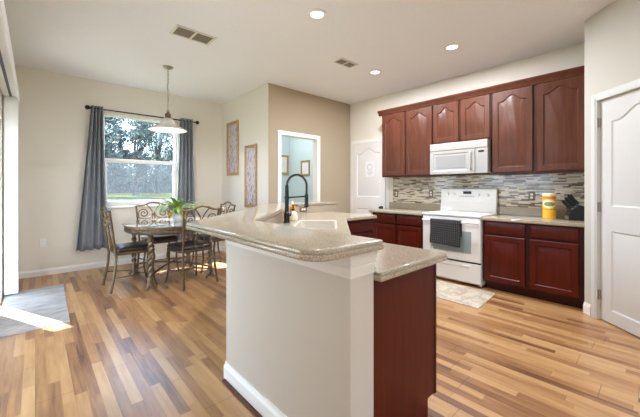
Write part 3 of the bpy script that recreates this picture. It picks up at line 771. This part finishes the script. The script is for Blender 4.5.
# microwave
mw = thing('microwave', 'white over-the-range microwave under the short wall cabinet', 'microwave', (KX, 2.345, 1.462), -PI/2)
w = 0.80; D = 0.41; Hm = 0.44
MB().box(0, -D+0.02, 0, w, -0.012, Hm).build('body', 'mw_white', mw, smooth=0, bevel=0.006)
MB().box(0.0, -D-0.006, Hm-0.105, w, -D+0.022, Hm).build('vent_grille', 'mw_white', mw, smooth=0, bevel=0.006)
b = MB(); b.loops([[(x+0.0, y, z) for x, y, z in L] for L in (
    [(0.0,-D+0.02,0.0),(0.64,-D+0.02,0.0),(0.64,-D+0.02,Hm-0.11),(0.0,-D+0.02,Hm-0.11)],
    [(0.0,-D-0.005,0.0),(0.64,-D-0.005,0.0),(0.64,-D-0.005,Hm-0.11),(0.0,-D-0.005,Hm-0.11)],
    [(0.05,-D-0.005,0.045),(0.55,-D-0.005,0.045),(0.55,-D-0.005,Hm-0.15),(0.05,-D-0.005,Hm-0.15)],
    [(0.06,-D+0.001,0.055),(0.54,-D+0.001,0.055),(0.54,-D+0.001,Hm-0.16),(0.06,-D+0.001,Hm-0.16)])])
md = b.build('door', 'mw_white', mw, smooth=0, bevel=0.003)
MB().box(0.085, -D-0.002, 0.08, 0.515, -D+0.003, Hm-0.185).build('window', 'mw_window', md, smooth=0)
MB().tube(spline([(0.595,-D,0.05),(0.595,-D-0.035,0.065),(0.595,-D-0.04,0.16),(0.595,-D-0.035,0.27),(0.595,-D,0.285)], 5), 0.011, 10).build('handle', 'mw_white', md)
cp = MB().box(0.645, -D-0.004, 0.0, w, -D+0.02, Hm-0.11).build('control_panel', 'mw_white', mw, smooth=0, bevel=0.004)
MB().box(0.685, -D-0.006, Hm-0.165, 0.755, -D-0.001, Hm-0.14).build('display', 'display', cp, smooth=0)
for i in range(3):
    for j in range(6): MB().box(0.680+i*0.033, -D-0.0055, 0.05+j*0.03, 0.694+i*0.033, -D-0.002, 0.055+j*0.03).build('button', 'print_grey', cp, smooth=0)
MB().box(0.03, -D+0.05, -0.012, w-0.03, -0.05, 0.0).build('underside_filter', 'vent_dark', mw, smooth=0)

# canister
cn = thing('canister', 'tall yellow labelled canister on the counter left of the knife block', 'canister', (4.52, 0.925, CT))
MB().lathe([(0.062,0),(0.066,0.004),(0.066,0.275),(0.062,0.279)], 32).build('body', 'canister', cn)
MB().lathe([(0.068,0.268),(0.068,0.296),(0.062,0.301),(0.001,0.302)], 32).build('lid', 'label_white', cn)
def wrap(a0, a1, z0, z1, shape, mat, r=0.0668):
    n, m = 18, 10; vs = []; fs = []
    ca, cz = (a0+a1)/2, (z0+z1)/2
    for i in range(n+1):
        for j in range(m+1):
            u = -1+2*i/n; v = -1+2*j/m
            if shape == 'oval': x = u*math.sqrt(1-v*v/2); y = v*math.sqrt(1-u*u/2)
            else: x, y = u, v
            a = ca+x*(a1-a0)/2; vs.append((r*math.cos(a), r*math.sin(a), cz+y*(z1-z0)/2))
    for i in range(n):
        for j in range(m): q = i*(m+1)+j; fs.append((q, q+m+1, q+m+2, q+1))
    return MB().add(vs, fs).build('label', mat, cn, smooth=60)
va = PI+0.2
wrap(va-1.2, va+1.2, 0.125, 0.225, 'oval', 'label_white', 0.0668)
wrap(va-0.9, va+0.9, 0.148, 0.200, 'oval', 'label_green', 0.0671)
wrap(va-1.5, va+1.5, 0.108, 0.118, 'rect', 'label_orange', 0.0669)
wrap(va-1.2, va+1.2, 0.235, 0.258, 'rect', 'label_orange', 0.0669)

# knife block, leaning back
kb = thing('knife_block', 'black slanted knife block at the right end of the counter by the pantry', 'knife block', (4.50, 0.675, CT), math.radians(-150))
sec = [(-0.085,0),(0.075,0),(0.10,0.02),(0.055,0.16),(0.02,0.175),(-0.06,0.115),(-0.085,0.06)]
b = MB(); b.loops([[(-0.055 if s else 0.055, y, z) for y, z in sec] for s in (0, 1)]); b.build('block', 'black_plastic', kb, smooth=0, bevel=0.004)
MB().box(-0.05, -0.0875, 0.01, 0.05, -0.0852, 0.05).build('badge', 'steel', kb, smooth=0)
rng = random.Random(4)
slots = [(-0.036, -0.045, 0.11), (-0.012, -0.045, 0.12), (0.012, -0.045, 0.11), (0.036, -0.045, 0.12), (-0.034, -0.01, 0.13), (-0.008, -0.01, 0.13), (0.022, -0.01, 0.13), (-0.03, 0.022, 0.14), (0.02, 0.022, 0.14)]
KN = ['black-handled knife in the front row of the block, %s' , 'black-handled knife in the middle row of the block, %s', 'long black-handled knife in the back row of the block, %s']
pos_words = {0: ['far left', 'second from left', 'third from left', 'far right'], 1: ['left', 'centre', 'right'], 2: ['left', 'right']}
cnt = [0,0,0]
for sx, sy, ln in slots:
    rowi = 0 if sy < -0.03 else (1 if sy < 0 else 2)
    lab = KN[rowi] % pos_words[rowi][cnt[rowi]]; cnt[rowi] += 1
    zb = 0.115+(sy+0.06)/0.08*0.06
    k = thing('kitchen_knife', lab, 'knife', (0,0,0), 0, 'knives in the block')
    ax = Vector((0, -0.62, 0.80)).normalized()
    mtx = Matrix.Translation(kb.location) @ Matrix.Rotation(math.radians(-150), 4, 'Z') @ Matrix.Translation((sx, sy, zb)) @ ax.to_track_quat('Z', 'Y').to_matrix().to_4x4()
    k.matrix_basis = mtx
    hdl = MB(); hdl.loops([[(a*0.0085*s_, b_*0.013*s_, z) for a, b_ in ((-1,-0.6),(-0.6,-1),(0.6,-1),(1,-0.6),(1,0.6),(0.6,1),(-0.6,1),(-1,0.6))] for z, s_ in ((0.012,0.9),(0.02,1),(ln*0.5,0.88),(ln*0.85,1.08),(ln,0.8))])
    hdl.build('handle', 'black_plastic', k, smooth=40)
    MB().box(-0.006, -0.010, -0.003, 0.006, 0.010, 0.013).build('bolster', 'steel', k, smooth=0)

# paper on the far door
pp = thing('paper_notice', 'white paper notice with a grey printed emblem taped to the far door', 'paper', (KX-0.036, 3.775, 1.625), -PI/2)
MB().box(-0.11, -0.0015, -0.15, 0.11, 0, 0.15).build('sheet', 'paper', pp, smooth=0)
k = MB(); k.lathe([(0.05,0),(0.062,0),(0.062,0.001),(0.05,0.001),(0.05,0)], 28, cap=False); k.xf(Matrix.Translation((0,-0.0018,0.03)) @ Matrix.Rotation(PI/2,4,'X'))
for j in range(4): k.box(-0.075+0.01*j, -0.0024, -0.06-0.018*j, 0.075-0.01*j, -0.0016, -0.054-0.018*j)
k.build('print', 'paper_ink', pp, smooth=0)

# kitchen mat and rug
def flat_rug(name, label, cat, pts, th, mat, fringe=None):
    P = round_poly(pts, {k: 0.015 for k in range(len(pts))}, 3); m = MB()
    slab(m, P, [(0.006, th), (0.001, th*0.7), (0, 0.001)]); o = m.build(name, mat, smooth=40); return tag(o, label, cat)
flat_rug('kitchen_mat', 'cream kitchen mat with grey leafy pattern on the floor before the range', 'mat', [(3.43, 1.315), (4.07, 1.355), (4.07, 2.25), (3.43, 2.25)], 0.008, 'kmat')
flat_rug('area_rug', 'grey woven rug on the floor beside the vertical blinds', 'rug', [(-0.262, 3.77), (0.245, 3.79), (0.275, 5.30), (-0.262, 5.26)], 0.010, 'rug')

# ------------------------------------------------------------------ window dressing
rod = thing('curtain_rod', 'black curtain rod with ball finials above the dining window', 'curtain rod', (1.43, 5.93, 2.495))
MB().tube([(-0.80,0,0),(0.80,0,0)], 0.011, 12).build('pole', 'black', rod)
for s in (-1, 1):
    k = MB(); k.lathe([(0.001,-0.03),(0.012,-0.028),(0.012,-0.015),(0.024,-0.008),(0.034,0.008),(0.036,0.02),(0.030,0.036),(0.016,0.048),(0.001,0.05)], 20)
    k.xf(Matrix.Translation((0.82*s,0,0)) @ Matrix.Rotation(PI/2*s,4,'Y')); k.build('finial', 'black', rod)
    k = MB(); k.tube([(0.74*s,0.0,0),(0.74*s,0.05,-0.008),(0.74*s,0.099,-0.008)], 0.008, 8); k.build('bracket', 'black', rod)
def curtain(label, x0t, x1t, x0b, x1b, folds, seed, zt=2.535, zb=0.315):
    R = random.Random(seed); nu, nv = folds*12, 30; ph = R.random()*6
    vs = []; fs = []
    for j in range(nv+1):
        t = j/nv; e = t**1.15; a = x0t+(x0b-x0t)*e; b = x1t+(x1b-x1t)*e; z = zt+(zb-zt)*t
        for i in range(nu+1):
            u = i/nu; am = 0.040+0.022*t*math.sin(u*9+seed); w_ = u+0.02*t*math.sin(2*PI*u*1.7+ph)
            y = am*math.sin(2*PI*folds*w_+0.3*math.sin(t*4+ph)*t)
            vs.append((a+(b-a)*u, 5.93+y, z+0.006*math.sin(2*PI*folds*u)*t))
    for j in range(nv):
        for i in range(nu): q = j*(nu+1)+i; fs.append((q, q+1, q+nu+2, q+nu+1))
    o = MB().add(vs, fs).build('curtain', 'curtain', smooth=80)
    m = o.modifiers.new('solid', 'SOLIDIFY'); m.thickness = 0.003; m.offset = 0
    tag(o, label, 'curtain', 'grey window curtains'); return o
c1 = curtain('long grey curtain hanging left of the dining window', 0.635, 0.79, 0.455, 0.86, 4, 1)
c2 = curtain('long grey curtain hanging right of the dining window', 1.955, 2.175, 1.885, 2.235, 4, 2)
for c, xs in ((c1, (0.66, 0.70, 0.74, 0.78)), (c2, (1.98, 2.035, 2.09, 2.145))):
    for x in xs:
        k = MB(); ringp = [(x, 5.93+0.022*math.cos(2*PI*j/16), 2.495+0.022*math.sin(2*PI*j/16)) for j in range(17)]; k.tube(ringp, 0.004, 6); k.build('grommet', 'steel', c)

# vertical blinds, stacked open
vb = thing('vertical_blind', 'white vertical blind slats stacked at the end of a white headrail', 'blind', (-0.205, 0, 0))
vv = MB(); vv.box(0.05, 0.40, 2.30, 0.064, 5.36, 2.42); vv.box(-0.073, 0.40, 2.405, 0.05, 5.36, 2.42); vv.box(-0.073, 5.346, 2.30, 0.05, 5.36, 2.405); vv.build('valance', 'vinyl', vb, smooth=0, bevel=0.003)
hr = MB().box(-0.068, 0.42, 2.335, 0.046, 5.33, 2.40).build('headrail', 'vinyl', vb, smooth=0)
MB().box(-0.016, 0.42, 2.331, 0.006, 5.32, 2.3345).build('track', 'knob', hr, smooth=0)
for k in range(12):
    y = 5.11+k*0.017; m = MB(); cx = 0.004*math.sin(k*1.7)
    m.loops([[(cx+x, y+0.008*math.cos(x*30)+d, z) for x, d in [(-0.056,0),(-0.028,0),(0,0),(0.028,0),(0.056,0),(0.056,0.0012),(0.028,0.0012),(0,0.0012),(-0.028,0.0012),(-0.056,0.0012)]] for z in (0.03, 1.2, 2.33)])
    m.build('slat', 'vinyl', vb, smooth=50)

# ------------------------------------------------------------------ pictures
def picture(name, label, loc, rz, w, h, fw, frame, art, mat=0.0, group=None, d=0.022):
    o = thing(name, label, 'picture', loc, rz, group); m = MB()
    def rect(i, y): return [(-w/2+i, y, -h/2+i), (w/2-i, y, -h/2+i), (w/2-i, y, h/2-i), (-w/2+i, y, h/2-i)]
    m.loops([rect(0, 0), rect(0, -d), rect(fw*0.25, -d-0.004), rect(fw*0.6, -d+0.004), rect(fw*0.8, -d), rect(fw, -d+0.012), rect(fw, -0.002)], True, False)
    m.build('frame', frame, o, smooth=0)
    m = MB(); m.box(-w/2+fw*0.9, -0.008, -h/2+fw*0.9, w/2-fw*0.9, -0.003, h/2-fw*0.9); pic = m.build('artwork' if not mat else 'mat', art if not mat else 'mat_board', o, smooth=0)
    if mat: m = MB(); m.box(-w/2+fw+mat, -0.0095, -h/2+fw+mat, w/2-fw-mat, -0.0075, h/2-fw-mat); m.build('print', art, pic, smooth=0)
    return o
picture('picture_frame', 'tall gold-framed picture hung higher and nearer the window', (2.79, 5.53, 2.01), -PI/2, 0.46, 1.02, 0.055, 'gold', 'art_a', group='tall pictures by the dining area')
picture('picture_frame', 'tall gold-framed picture hung lower beside the wall corner', (2.79, 4.855, 1.465), -PI/2, 0.40, 1.09, 0.05, 'gold', 'art_b', group='tall pictures by the dining area')
picture('picture_frame', 'small framed print on the far blue wall at the left of the doorway view', (4.40, 6.2, 1.82), 0, 0.36, 0.46, 0.045, 'gold', 'art_c', 0.06, 'small prints in the blue room')
picture('picture_frame', 'small framed print on the right blue wall seen through the doorway', (4.62, 5.58, 1.72), -PI/2, 0.31, 0.345, 0.04, 'gold', 'art_c', 0.05, 'small prints in the blue room')

# ------------------------------------------------------------------ ceiling fittings
def can_light(x, y, label, power, vis=True):
    o = thing('recessed_light', label, 'ceiling light', (x, y, CZ), 0, 'recessed ceiling lights')
    m = MB(); m.lathe([(0.062,-0.001),(0.095,-0.001),(0.098,-0.006),(0.09,-0.010),(0.066,-0.012),(0.060,-0.003)], 32, cap=False); m.build('trim_ring', 'white', o)
    m = MB(); m.lathe([(0.001,-0.004),(0.05,-0.005),(0.064,-0.004),(0.064,-0.001),(0.001,-0.001)], 32); m.build('lens', 'lamp_glow', o)
    L = bpy.data.lights.new('recessed_lamp', 'AREA'); L.shape = 'DISK'; L.size = 0.11; L.energy = power; L.color = (0.94, 0.97, 1.04)
    lo = bpy.data.objects.new('recessed_lamp', L); COL.objects.link(lo); lo.location = (x, y, CZ-0.02); lo.visible_glossy = True
    return o
can_light(2.033, 2.28, 'lit recessed ceiling light above the raised bar, nearest the camera', CAN)
can_light(3.705, 1.72, 'lit recessed ceiling light on the right above the range side', CAN)
can_light(3.68, 2.85, 'lit recessed ceiling light farthest back toward the far door', CAN)
for x, y in ((0.9, -0.6), (0.9, -2.0), (2.2, -1.3)): can_light(x, y, 'unseen recessed ceiling light added behind the camera as fill', CAN*0.3)  # out-of-view lights added to fill the room from behind

def vent(label, x0, x1, y0, y1):
    o = thing('ceiling_vent', label, 'vent', ((x0+x1)/2, (y0+y1)/2, CZ), 0, 'ceiling vents'); w, h = (x1-x0)/2, (y1-y0)/2; fw = 0.026
    m = MB()
    for a in ((-w,-h,w,-h+fw), (-w,h-fw,w,h), (-w,-h+fw,-w+fw,h-fw), (w-fw,-h+fw,w,h-fw), (-0.012,-h+fw,0.012,h-fw)): m.box(a[0], a[1], -0.010, a[2], a[3], -0.0005)
    m.build('frame', 'vent', o, smooth=0, bevel=0.002)
    MB().box(-w+fw, -h+fw, -0.0022, w-fw, h-fw, -0.0007).build('duct_back', 'vent_dark', o, smooth=0)
    m = MB(); n = 7
    for i in range(n):
        y = -h+fw+(2*h-2*fw)*(i+0.5)/n
        m.add([(-w+fw,y-0.005,-0.003),(w-fw,y-0.005,-0.003),(w-fw,y+0.005,-0.009),(-w+fw,y+0.005,-0.009)], [(0,1,2,3)])
    m.build('louvres', 'louvre', o, smooth=0)
vent('larger white ceiling vent near the pendant lamp, left of the other', 1.085, 1.515, 3.395, 3.64)
vent('smaller white ceiling vent near the far recessed lights', 2.945, 3.285, 2.825, 2.997)

# pendant lamp
pl = thing('pendant_lamp', 'bell-shaped frosted glass pendant lamp on a chain before the window', 'lamp', (1.38, 4.69, CZ))
MB().lathe([(0.001,-0.035),(0.02,-0.033),(0.045,-0.022),(0.068,-0.008),(0.07,-0.0005),(0.001,-0.0005)], 28).build('canopy', 'nickel', pl)
m = MB(); z = -0.035; k = 0
while z > -0.60:
    pts = [((0.009*math.cos(a)) if k % 2 else 0.0, 0.0 if k % 2 else 0.009*math.cos(a), z-0.016+0.018*math.sin(a)) for a in [2*PI*j/10 for j in range(11)]]
    m.tube(pts, 0.0028, 5); z -= 0.029; k += 1
m.tube([(0.018*math.cos(a), 0, z-0.005+0.025*math.sin(a)) for a in [2*PI*j/14 for j in range(15)]], 0.004, 6)
m.tube(spline([(0.004,0.004,-0.03),(0.012,0.006,-0.2),(-0.010,0.012,-0.28),(0.022,0.006,-0.36),(0.004,0.01,-0.5),(0.003,0.003,-0.62)], 6), 0.0025, 5)
m.build('chain', 'nickel', pl)
MB().lathe([(0.004,-0.62),(0.014,-0.625),(0.018,-0.645),(0.034,-0.655),(0.04,-0.68),(0.036,-0.70),(0.05,-0.715),(0.055,-0.73),(0.001,-0.735)], 20).build('socket', 'bronze', pl)
prof = [(0.055,-0.722),(0.075,-0.735),(0.085,-0.76),(0.105,-0.79),(0.145,-0.825),(0.195,-0.853),(0.235,-0.870),(0.250,-0.885),(0.246,-0.890),(0.230,-0.876),(0.190,-0.859),(0.140,-0.831),(0.099,-0.794),(0.079,-0.763),(0.069,-0.739),(0.052,-0.728)]
MB().lathe(prof, 40, cap=False).build('lamp_shade', 'frosted', pl)
MB().lathe([(0.001,-0.735),(0.014,-0.738),(0.016,-0.76),(0.028,-0.79),(0.028,-0.81),(0.018,-0.828),(0.001,-0.832)], 16).build('light_bulb', 'bulb', pl)
L = bpy.data.lights.new('pendant_fill', 'POINT'); L.energy = PEND; L.shadow_soft_size = 0.03; L.color = (0.98, 0.97, 1.0)  # point light added in the unlit pendant to brighten the dining area
lo = bpy.data.objects.new('pendant_fill', L); COL.objects.link(lo); lo.location = (1.38, 4.69, CZ-0.86)

# ------------------------------------------------------------------ dining table
TX, TY, TZ = 1.45, 4.76, 0.785
tb = thing('dining_table', 'oval bronze dining table with twisted legs and a glass top', 'table', (TX, TY, 0))
def oval(a, b, z, n=56, p=2.35):
    out = []
    for i in range(n):
        q = 2*PI*i/n; c, s = math.cos(q), math.sin(q)
        out.append((a*math.copysign(abs(c)**(2/p), c), b*math.copysign(abs(s)**(2/p), s), z))
    return out
A, B = 0.60, 0.66
m = MB(); m.loops([oval(A-0.03, B-0.03, TZ-0.014), oval(A-0.005, B-0.005, TZ-0.013), oval(A, B, TZ-0.007), oval(A-0.005, B-0.005, TZ-0.001), oval(A-0.02, B-0.02, TZ)])
def topmat():
    t = NT('stone_look_glass_top'); n = t.noise(t.coord(), 9, 5, 0.6)
    t.set(Base_Color=t.ramp(n, [(0.35, srgb(120, 112, 104)), (0.65, srgb(168, 160, 150))]), Roughness=0.06, Specular_IOR_Level=0.9, Coat_Weight=0.6, Coat_Roughness=0.03); return t.m
M['tabletop'] = topmat()
m.build('tabletop', 'tabletop', tb, smooth=40)
m = MB(); m.loops([oval(A-0.055, B-0.055, TZ-0.105), oval(A-0.03, B-0.03, TZ-0.105), oval(A-0.025, B-0.025, TZ-0.095), oval(A-0.04, B-0.04, TZ-0.088), oval(A-0.04, B-0.04, TZ-0.04), oval(A-0.015, B-0.015, TZ-0.032), oval(A-0.012, B-0.012, TZ-0.015), oval(A-0.055, B-0.055, TZ-0.015)], True, True)
apr = m.build('apron', 'bronze_light', tb, smooth=30)
def fluted(z, d):
    n = 288; P = oval(A-0.038, B-0.038, z, n); return [(x*(1+d*(0.5+0.5*math.cos(2*PI*72*i/n))), y*(1+d*(0.5+0.5*math.cos(2*PI*72*i/n))), zz) for i, (x, y, zz) in enumerate(P)]
MB().loops([fluted(TZ-0.083, 0.0), fluted(TZ-0.08, 0.013), fluted(TZ-0.05, 0.013), fluted(TZ-0.046, 0.0)], False, False).build('apron_relief', 'bronze', apr, smooth=30)
def twisted(mb, x, y, z0, z1, r, turns, seg=16, lobes=2, amp=0.3, n=60):
    L = []
    for k in range(n+1):
        t = k/n; z = z0+(z1-z0)*t
        L.append([(x+r*(1+amp*math.cos(lobes*(q-turns*2*PI*t/1.0)))*math.cos(q), y+r*(1+amp*math.cos(lobes*(q-turns*2*PI*t)))*math.sin(q), z) for q in [2*PI*i/seg for i in range(seg)]])
    return mb.loops(L)
for sx, sy in ((-1,-1),(1,-1),(-1,1),(1,1)):
    x, y = 0.385*sx, 0.43*sy; m = MB()
    twisted(m, x, y, 0.14, 0.60, 0.027, 3.0)
    m.lathe([(0.03,0.595),(0.042,0.605),(0.042,0.625),(0.03,0.635),(0.034,0.66),(0.045,0.69),(0.001,0.69)], 16, (x,y,0))
    m.lathe([(0.001,0.10),(0.036,0.10),(0.04,0.115),(0.032,0.14),(0.03,0.15),(0.001,0.15)], 16, (x,y,0))
    for k in range(3):
        q = math.atan2(sy, sx)+2*PI*k/3*1.0
        m.tube(spline([(x,y,0.13),(x+0.02*math.cos(q),y+0.02*math.sin(q),0.09),(x+0.045*math.cos(q),y+0.045*math.sin(q),0.035),(x+0.075*math.cos(q),y+0.075*math.sin(q),0.012)], 4), [0.022]*4+[0.02]*4+[0.016]*4+[0.012], 8)
    m.build('leg', 'bronze_light', tb, smooth=40)
m = MB()
for s in (-1, 1): m.tube(spline([(-0.385,0.43*s,0.155),(-0.15,0.16*s,0.20),(0.15,-0.16*s,0.20),(0.385,-0.43*s,0.155)], 8), 0.012, 8)
m.build('stretcher', 'bronze', tb)

# ------------------------------------------------------------------ chairs (face local +y)
def spiral(cx, cz, r0, r1, a0, turns, n=36, y=0.0):
    return [(cx+(r0+(r1-r0)*k/n)*math.cos(a0+2*PI*turns*k/n), y, cz+(r0+(r1-r0)*k/n)*math.sin(a0+2*PI*turns*k/n)) for k in range(n+1)]
def lean(pts): return [(x, -0.225-0.075*max(0, (z-0.45))/0.55, z) for x, y, z in pts]
def make_chair(label):
    r = thing('dining_chair', label, 'chair', (0,0,0), 0, 'dining chairs around the table')
    # cushion on a wooden rim
    def rr(i, z, yf=0.22, yb=-0.21, w=0.235):
        P = round_poly([(-w+0.03+i, yb+i), (w-0.03-i, yb+i), (w-i, yf-i), (-w+i, yf-i)], {0: 0.03, 1: 0.03, 2: 0.07, 3: 0.07}, 5); return [(x, y, z) for x, y in P]
    MB().loops([rr(0.012, 0.435), rr(0.0, 0.437), rr(-0.004, 0.45), rr(0.0, 0.47), rr(0.012, 0.472)]).build('seat_frame', 'bronze', r, smooth=40)
    MB().loops([rr(0.01, 0.473), rr(0.0, 0.485), rr(0.0, 0.505), rr(0.015, 0.522), rr(0.06, 0.53)]).build('cushion', 'leather', r, smooth=60)
    for s in (-1, 1):
        m = MB(); m.tube(spline([(0.215*s,-0.22,0.44),(0.222*s,-0.235,0.25),(0.232*s,-0.275,0.03),(0.233*s,-0.278,0.0)], 6), [0.015]*18+[0.013], 8); m.lathe([(0.015,0),(0.015,0.012),(0.001,0.013)], 10, (0.233*s,-0.278,0)); m.build('leg', 'bronze', r)
        m = MB(); m.tube(spline([(0.20*s,0.19,0.44),(0.205*s,0.205,0.36),(0.20*s,0.19,0.22),(0.212*s,0.215,0.05),(0.222*s,0.235,0.0)], 6), [0.016]*8+[0.013]*8+[0.012]*9, 8); m.lathe([(0.015,0),(0.015,0.012),(0.001,0.013)], 10, (0.222*s,0.235,0)); m.build('leg', 'bronze', r)
        m = MB(); m.tube(lean([(0.215*s,0,0.43),(0.222*s,0,0.6),(0.235*s,0,0.8),(0.245*s,0,0.985)]), 0.014, 8); m.build('back_post', 'bronze', r)
    m = MB(); m.tube(lean(spline([(-0.262,0,0.975),(-0.245,0,0.985),(-0.17,0,0.985),(-0.08,0,1.015),(0,0,1.03),(0.08,0,1.015),(0.17,0,0.985),(0.245,0,0.985),(0.262,0,0.975)], 5)), 0.014, 8); m.build('crest_rail', 'bronze', r)
    m = MB()
    for s in (-1, 1):
        sp_ = [(0.225*s,0,0.80)]+[(s*(0.145+p[0]), 0, p[2]) for p in spiral(0, 0.86, 0.076, 0.014, -0.45, 1.6)]
        m.tube(lean(sp_), 0.0085, 6)
        m.tube(lean(spline([(0.105*s,0,1.005),(0.05*s,0,0.94),(0.012*s,0,0.86),(0.022*s,0,0.76),(0.055*s,0,0.62),(0.06*s,0,0.48)], 6)), 0.0085, 6)
        m.tube(lean(spline([(0.012*s,0,0.86),(0.05*s,0,0.80),(0.13*s,0,0.775),(0.20*s,0,0.79),(0.23*s,0,0.82)], 5)), 0.008, 6)
    m.build('back_scrollwork', 'bronze', r)
    m = MB()
    for s in (-1, 1): m.tube(spline([(0.226*s,-0.25,0.17),(0.16*s,-0.05,0.16),(0.07*s,0.06,0.16),(0.06*s,0.08,0.16)], 5), 0.007, 6)
    m.tube(spline([(-0.204,0.20,0.17),(-0.12,0.08,0.16),(0,0.055,0.16),(0.12,0.08,0.16),(0.204,0.20,0.17)], 5), 0.007, 6)
    m.build('stretcher', 'bronze', r)
    return r
ch = make_chair('bronze scrollwork dining chair at the left side of the table by the curtain')
place(ch, (0.945, 4.70, 0), -PI/2+0.03)
for lab, loc, rz in (('bronze scrollwork dining chair at the near side, its back toward the camera', (1.545, 4.30, 0), 0.16),
                     ('bronze scrollwork dining chair at the far side, in front of the window', (1.42, 5.28, 0), PI),
                     ('bronze scrollwork dining chair at the right side, mostly behind the bar', (2.06, 4.86, 0), PI/2)):
    c = copy_tree(ch); c['label'] = lab; place(c, loc, rz)

# plant on the table
vp = thing('potted_plant', 'leafy green plant with yellow fruit in a pale vase on the dining table', 'plant', (1.50, 4.64, TZ))
MB().lathe([(0.001,0.001),(0.05,0.001),(0.062,0.02),(0.066,0.07),(0.058,0.11),(0.062,0.12),(0.054,0.12),(0.05,0.10),(0.001,0.10)], 24).build('vase', 'ceramic', vp)
rng = random.Random(11); m = MB(); st = MB()
for k in range(46):
    a = rng.uniform(0, 2*PI); ln = rng.uniform(0.24, 0.46); up = rng.uniform(0.85, 1.55); wd = rng.uniform(0.018, 0.030)
    d = Vector((math.cos(a), math.sin(a), 0)); side = Vector((-d.y, d.x, 0))
    base = Vector((0.02*math.cos(a), 0.02*math.sin(a), 0.10)); L = []; n = 8; st0 = rng.uniform(0.02, 0.16)
    p = base.copy(); ang = up; pts = [p.copy()]
    for i in range(n): p = p+(d*math.cos(ang)+Vector((0,0,1))*math.sin(ang))*(ln/n); ang -= rng.uniform(0.12, 0.30); pts.append(p.copy())
    st.tube(pts[:4], 0.0025, 5)
    vs = []; fs = []
    for i, q in enumerate(pts[2:]):
        t = i/(n-2); w_ = wd*math.sin(PI*min(1, t*0.93+0.07))**0.8+0.0008
        vs += [tuple(q-side*w_+Vector((0,0,w_*0.35))), tuple(q), tuple(q+side*w_+Vector((0,0,w_*0.35)))]
    for i in range(n-2): b0 = 3*i; fs += [(b0,b0+1,b0+4,b0+3),(b0+1,b0+2,b0+5,b0+4)]
    m.add(vs, fs)
lf = m.build('leaves', 'leaf', vp, smooth=60); lf['kind'] = 'stuff'
st.build('stems', 'leaf', vp)
for k, (dx, dy, dz) in enumerate(((-0.11,-0.03,0.12),(0.03,-0.09,0.15),(-0.02,-0.06,0.19),(0.10,0.0,0.13),(-0.06,0.05,0.2),(0.06,-0.05,0.10))):
    MB().lathe([(0.001,-0.034),(0.014,-0.028),(0.026,-0.01),(0.027,0.008),(0.016,0.026),(0.004,0.033),(0.001,0.034)], 14, (dx,dy,dz)).build('fruit', 'yellow', vp, smooth=60)

# ------------------------------------------------------------------ trees outside the window
def tree_meshes(seed, H, R, n):
    rg_ = random.Random(seed); m = MB(); lobes = []
    for k in range(20):
        a = rg_.uniform(0, 2*PI); rr_ = rg_.uniform(0.15, 0.75)*R; lobes.append((rr_*math.cos(a), rr_*math.sin(a), H*rg_.uniform(0.2, 0.9), R*rg_.uniform(0.30, 0.46)))
    vs = []; fs = []
    for k in range(n):
        lx, ly, lz, lr = rg_.choice(lobes); v = Vector((rg_.gauss(0,1), rg_.gauss(0,1), rg_.gauss(0,0.75))).normalized()*lr*rg_.uniform(0.55, 1.0)
        c = Vector((lx, ly, lz))+v; u = Vector((rg_.gauss(0,1), rg_.gauss(0,1), rg_.gauss(0,1))).normalized(); w_ = u.orthogonal().normalized(); s = rg_.uniform(0.16, 0.34)
        b = len(vs); vs += [tuple(c-u*s), tuple(c-w_*s*0.55), tuple(c+u*s), tuple(c+w_*s*0.55)]; fs.append((b,b+1,b+2,b+3))
    m.add(vs, fs)
    t = MB(); t.tube([(0,0,0),(0.1,0,H*0.25),(0.0,0.1,H*0.6)], [0.5,0.36,0.16], 10)
    for lx, ly, lz, lr in lobes: t.tube([(0.06,0,H*0.28),(lx*0.5,ly*0.5,lz*0.75),(lx,ly,lz)], [0.2,0.12,0.04], 6)
    return m, t
def make_tree(label, seed, H, R, n, loc):
    o = thing('tree', label, 'tree', loc, 0, 'trees across the road')
    f, t = tree_meshes(seed, H, R, n); lf = f.build('foliage', 'tree', o, smooth=0); lf['kind'] = 'stuff'; t.build('trunk', 'trunk', o); return o
TREES = [(8, 60, 16, 5.5, 'nearest broad tree across the road, in the left half of the window'), (21.5, 60, 17, 5.5, 'nearest broad tree across the road, in the right half of the window'),
         (1, 75, 19, 6, 'tree of the second row behind the left curtain'), (15.5, 75, 20, 6, 'tree of the second row in the middle of the window'), (30, 75, 19, 6, 'tree of the second row behind the right curtain'),
         (8, 91, 23, 6.5, 'farthest tree in the left half of the window'), (24, 91, 23, 6.5, 'farthest tree in the right half of the window')]
for i, (x, y, H, R, lab) in enumerate(TREES): make_tree(lab, 20+i, H, R, 9000, (x, y, -0.32))
hg = MB(); rg_ = random.Random(3); vs = []; fs = []
for k in range(16000):
    x = rg_.uniform(-10, 60); c = Vector((x, 104+rg_.uniform(-1.5,1.5), -0.3+rg_.random()**0.8*(13+1.5*math.sin(x*0.5)))); u = Vector((rg_.gauss(0,1),rg_.gauss(0,1),rg_.gauss(0,1))).normalized(); w_ = u.orthogonal().normalized(); s = rg_.uniform(0.2,0.45)
    b = len(vs); vs += [tuple(c-u*s), tuple(c-w_*s*0.6), tuple(c+u*s), tuple(c+w_*s*0.6)]; fs.append((b,b+1,b+2,b+3))
hg.box(-10, 104.2, -0.32, 60, 105.2, 10.5)
h = tag(hg.add(vs, fs).build('hedge', 'tree', smooth=0), 'dense dark hedge row beyond the lawn across the road', 'hedge'); h['kind'] = 'stuff'

# light inside the blue room
L = bpy.data.lights.new('bedroom_lamp', 'AREA'); L.shape = 'DISK'; L.size = 0.4; L.energy = 16; L.color = (0.96, 0.98, 1.0)
lo = bpy.data.objects.new('bedroom_lamp', L); COL.objects.link(lo); lo.location = (3.7, 5.3, CZ-0.03)
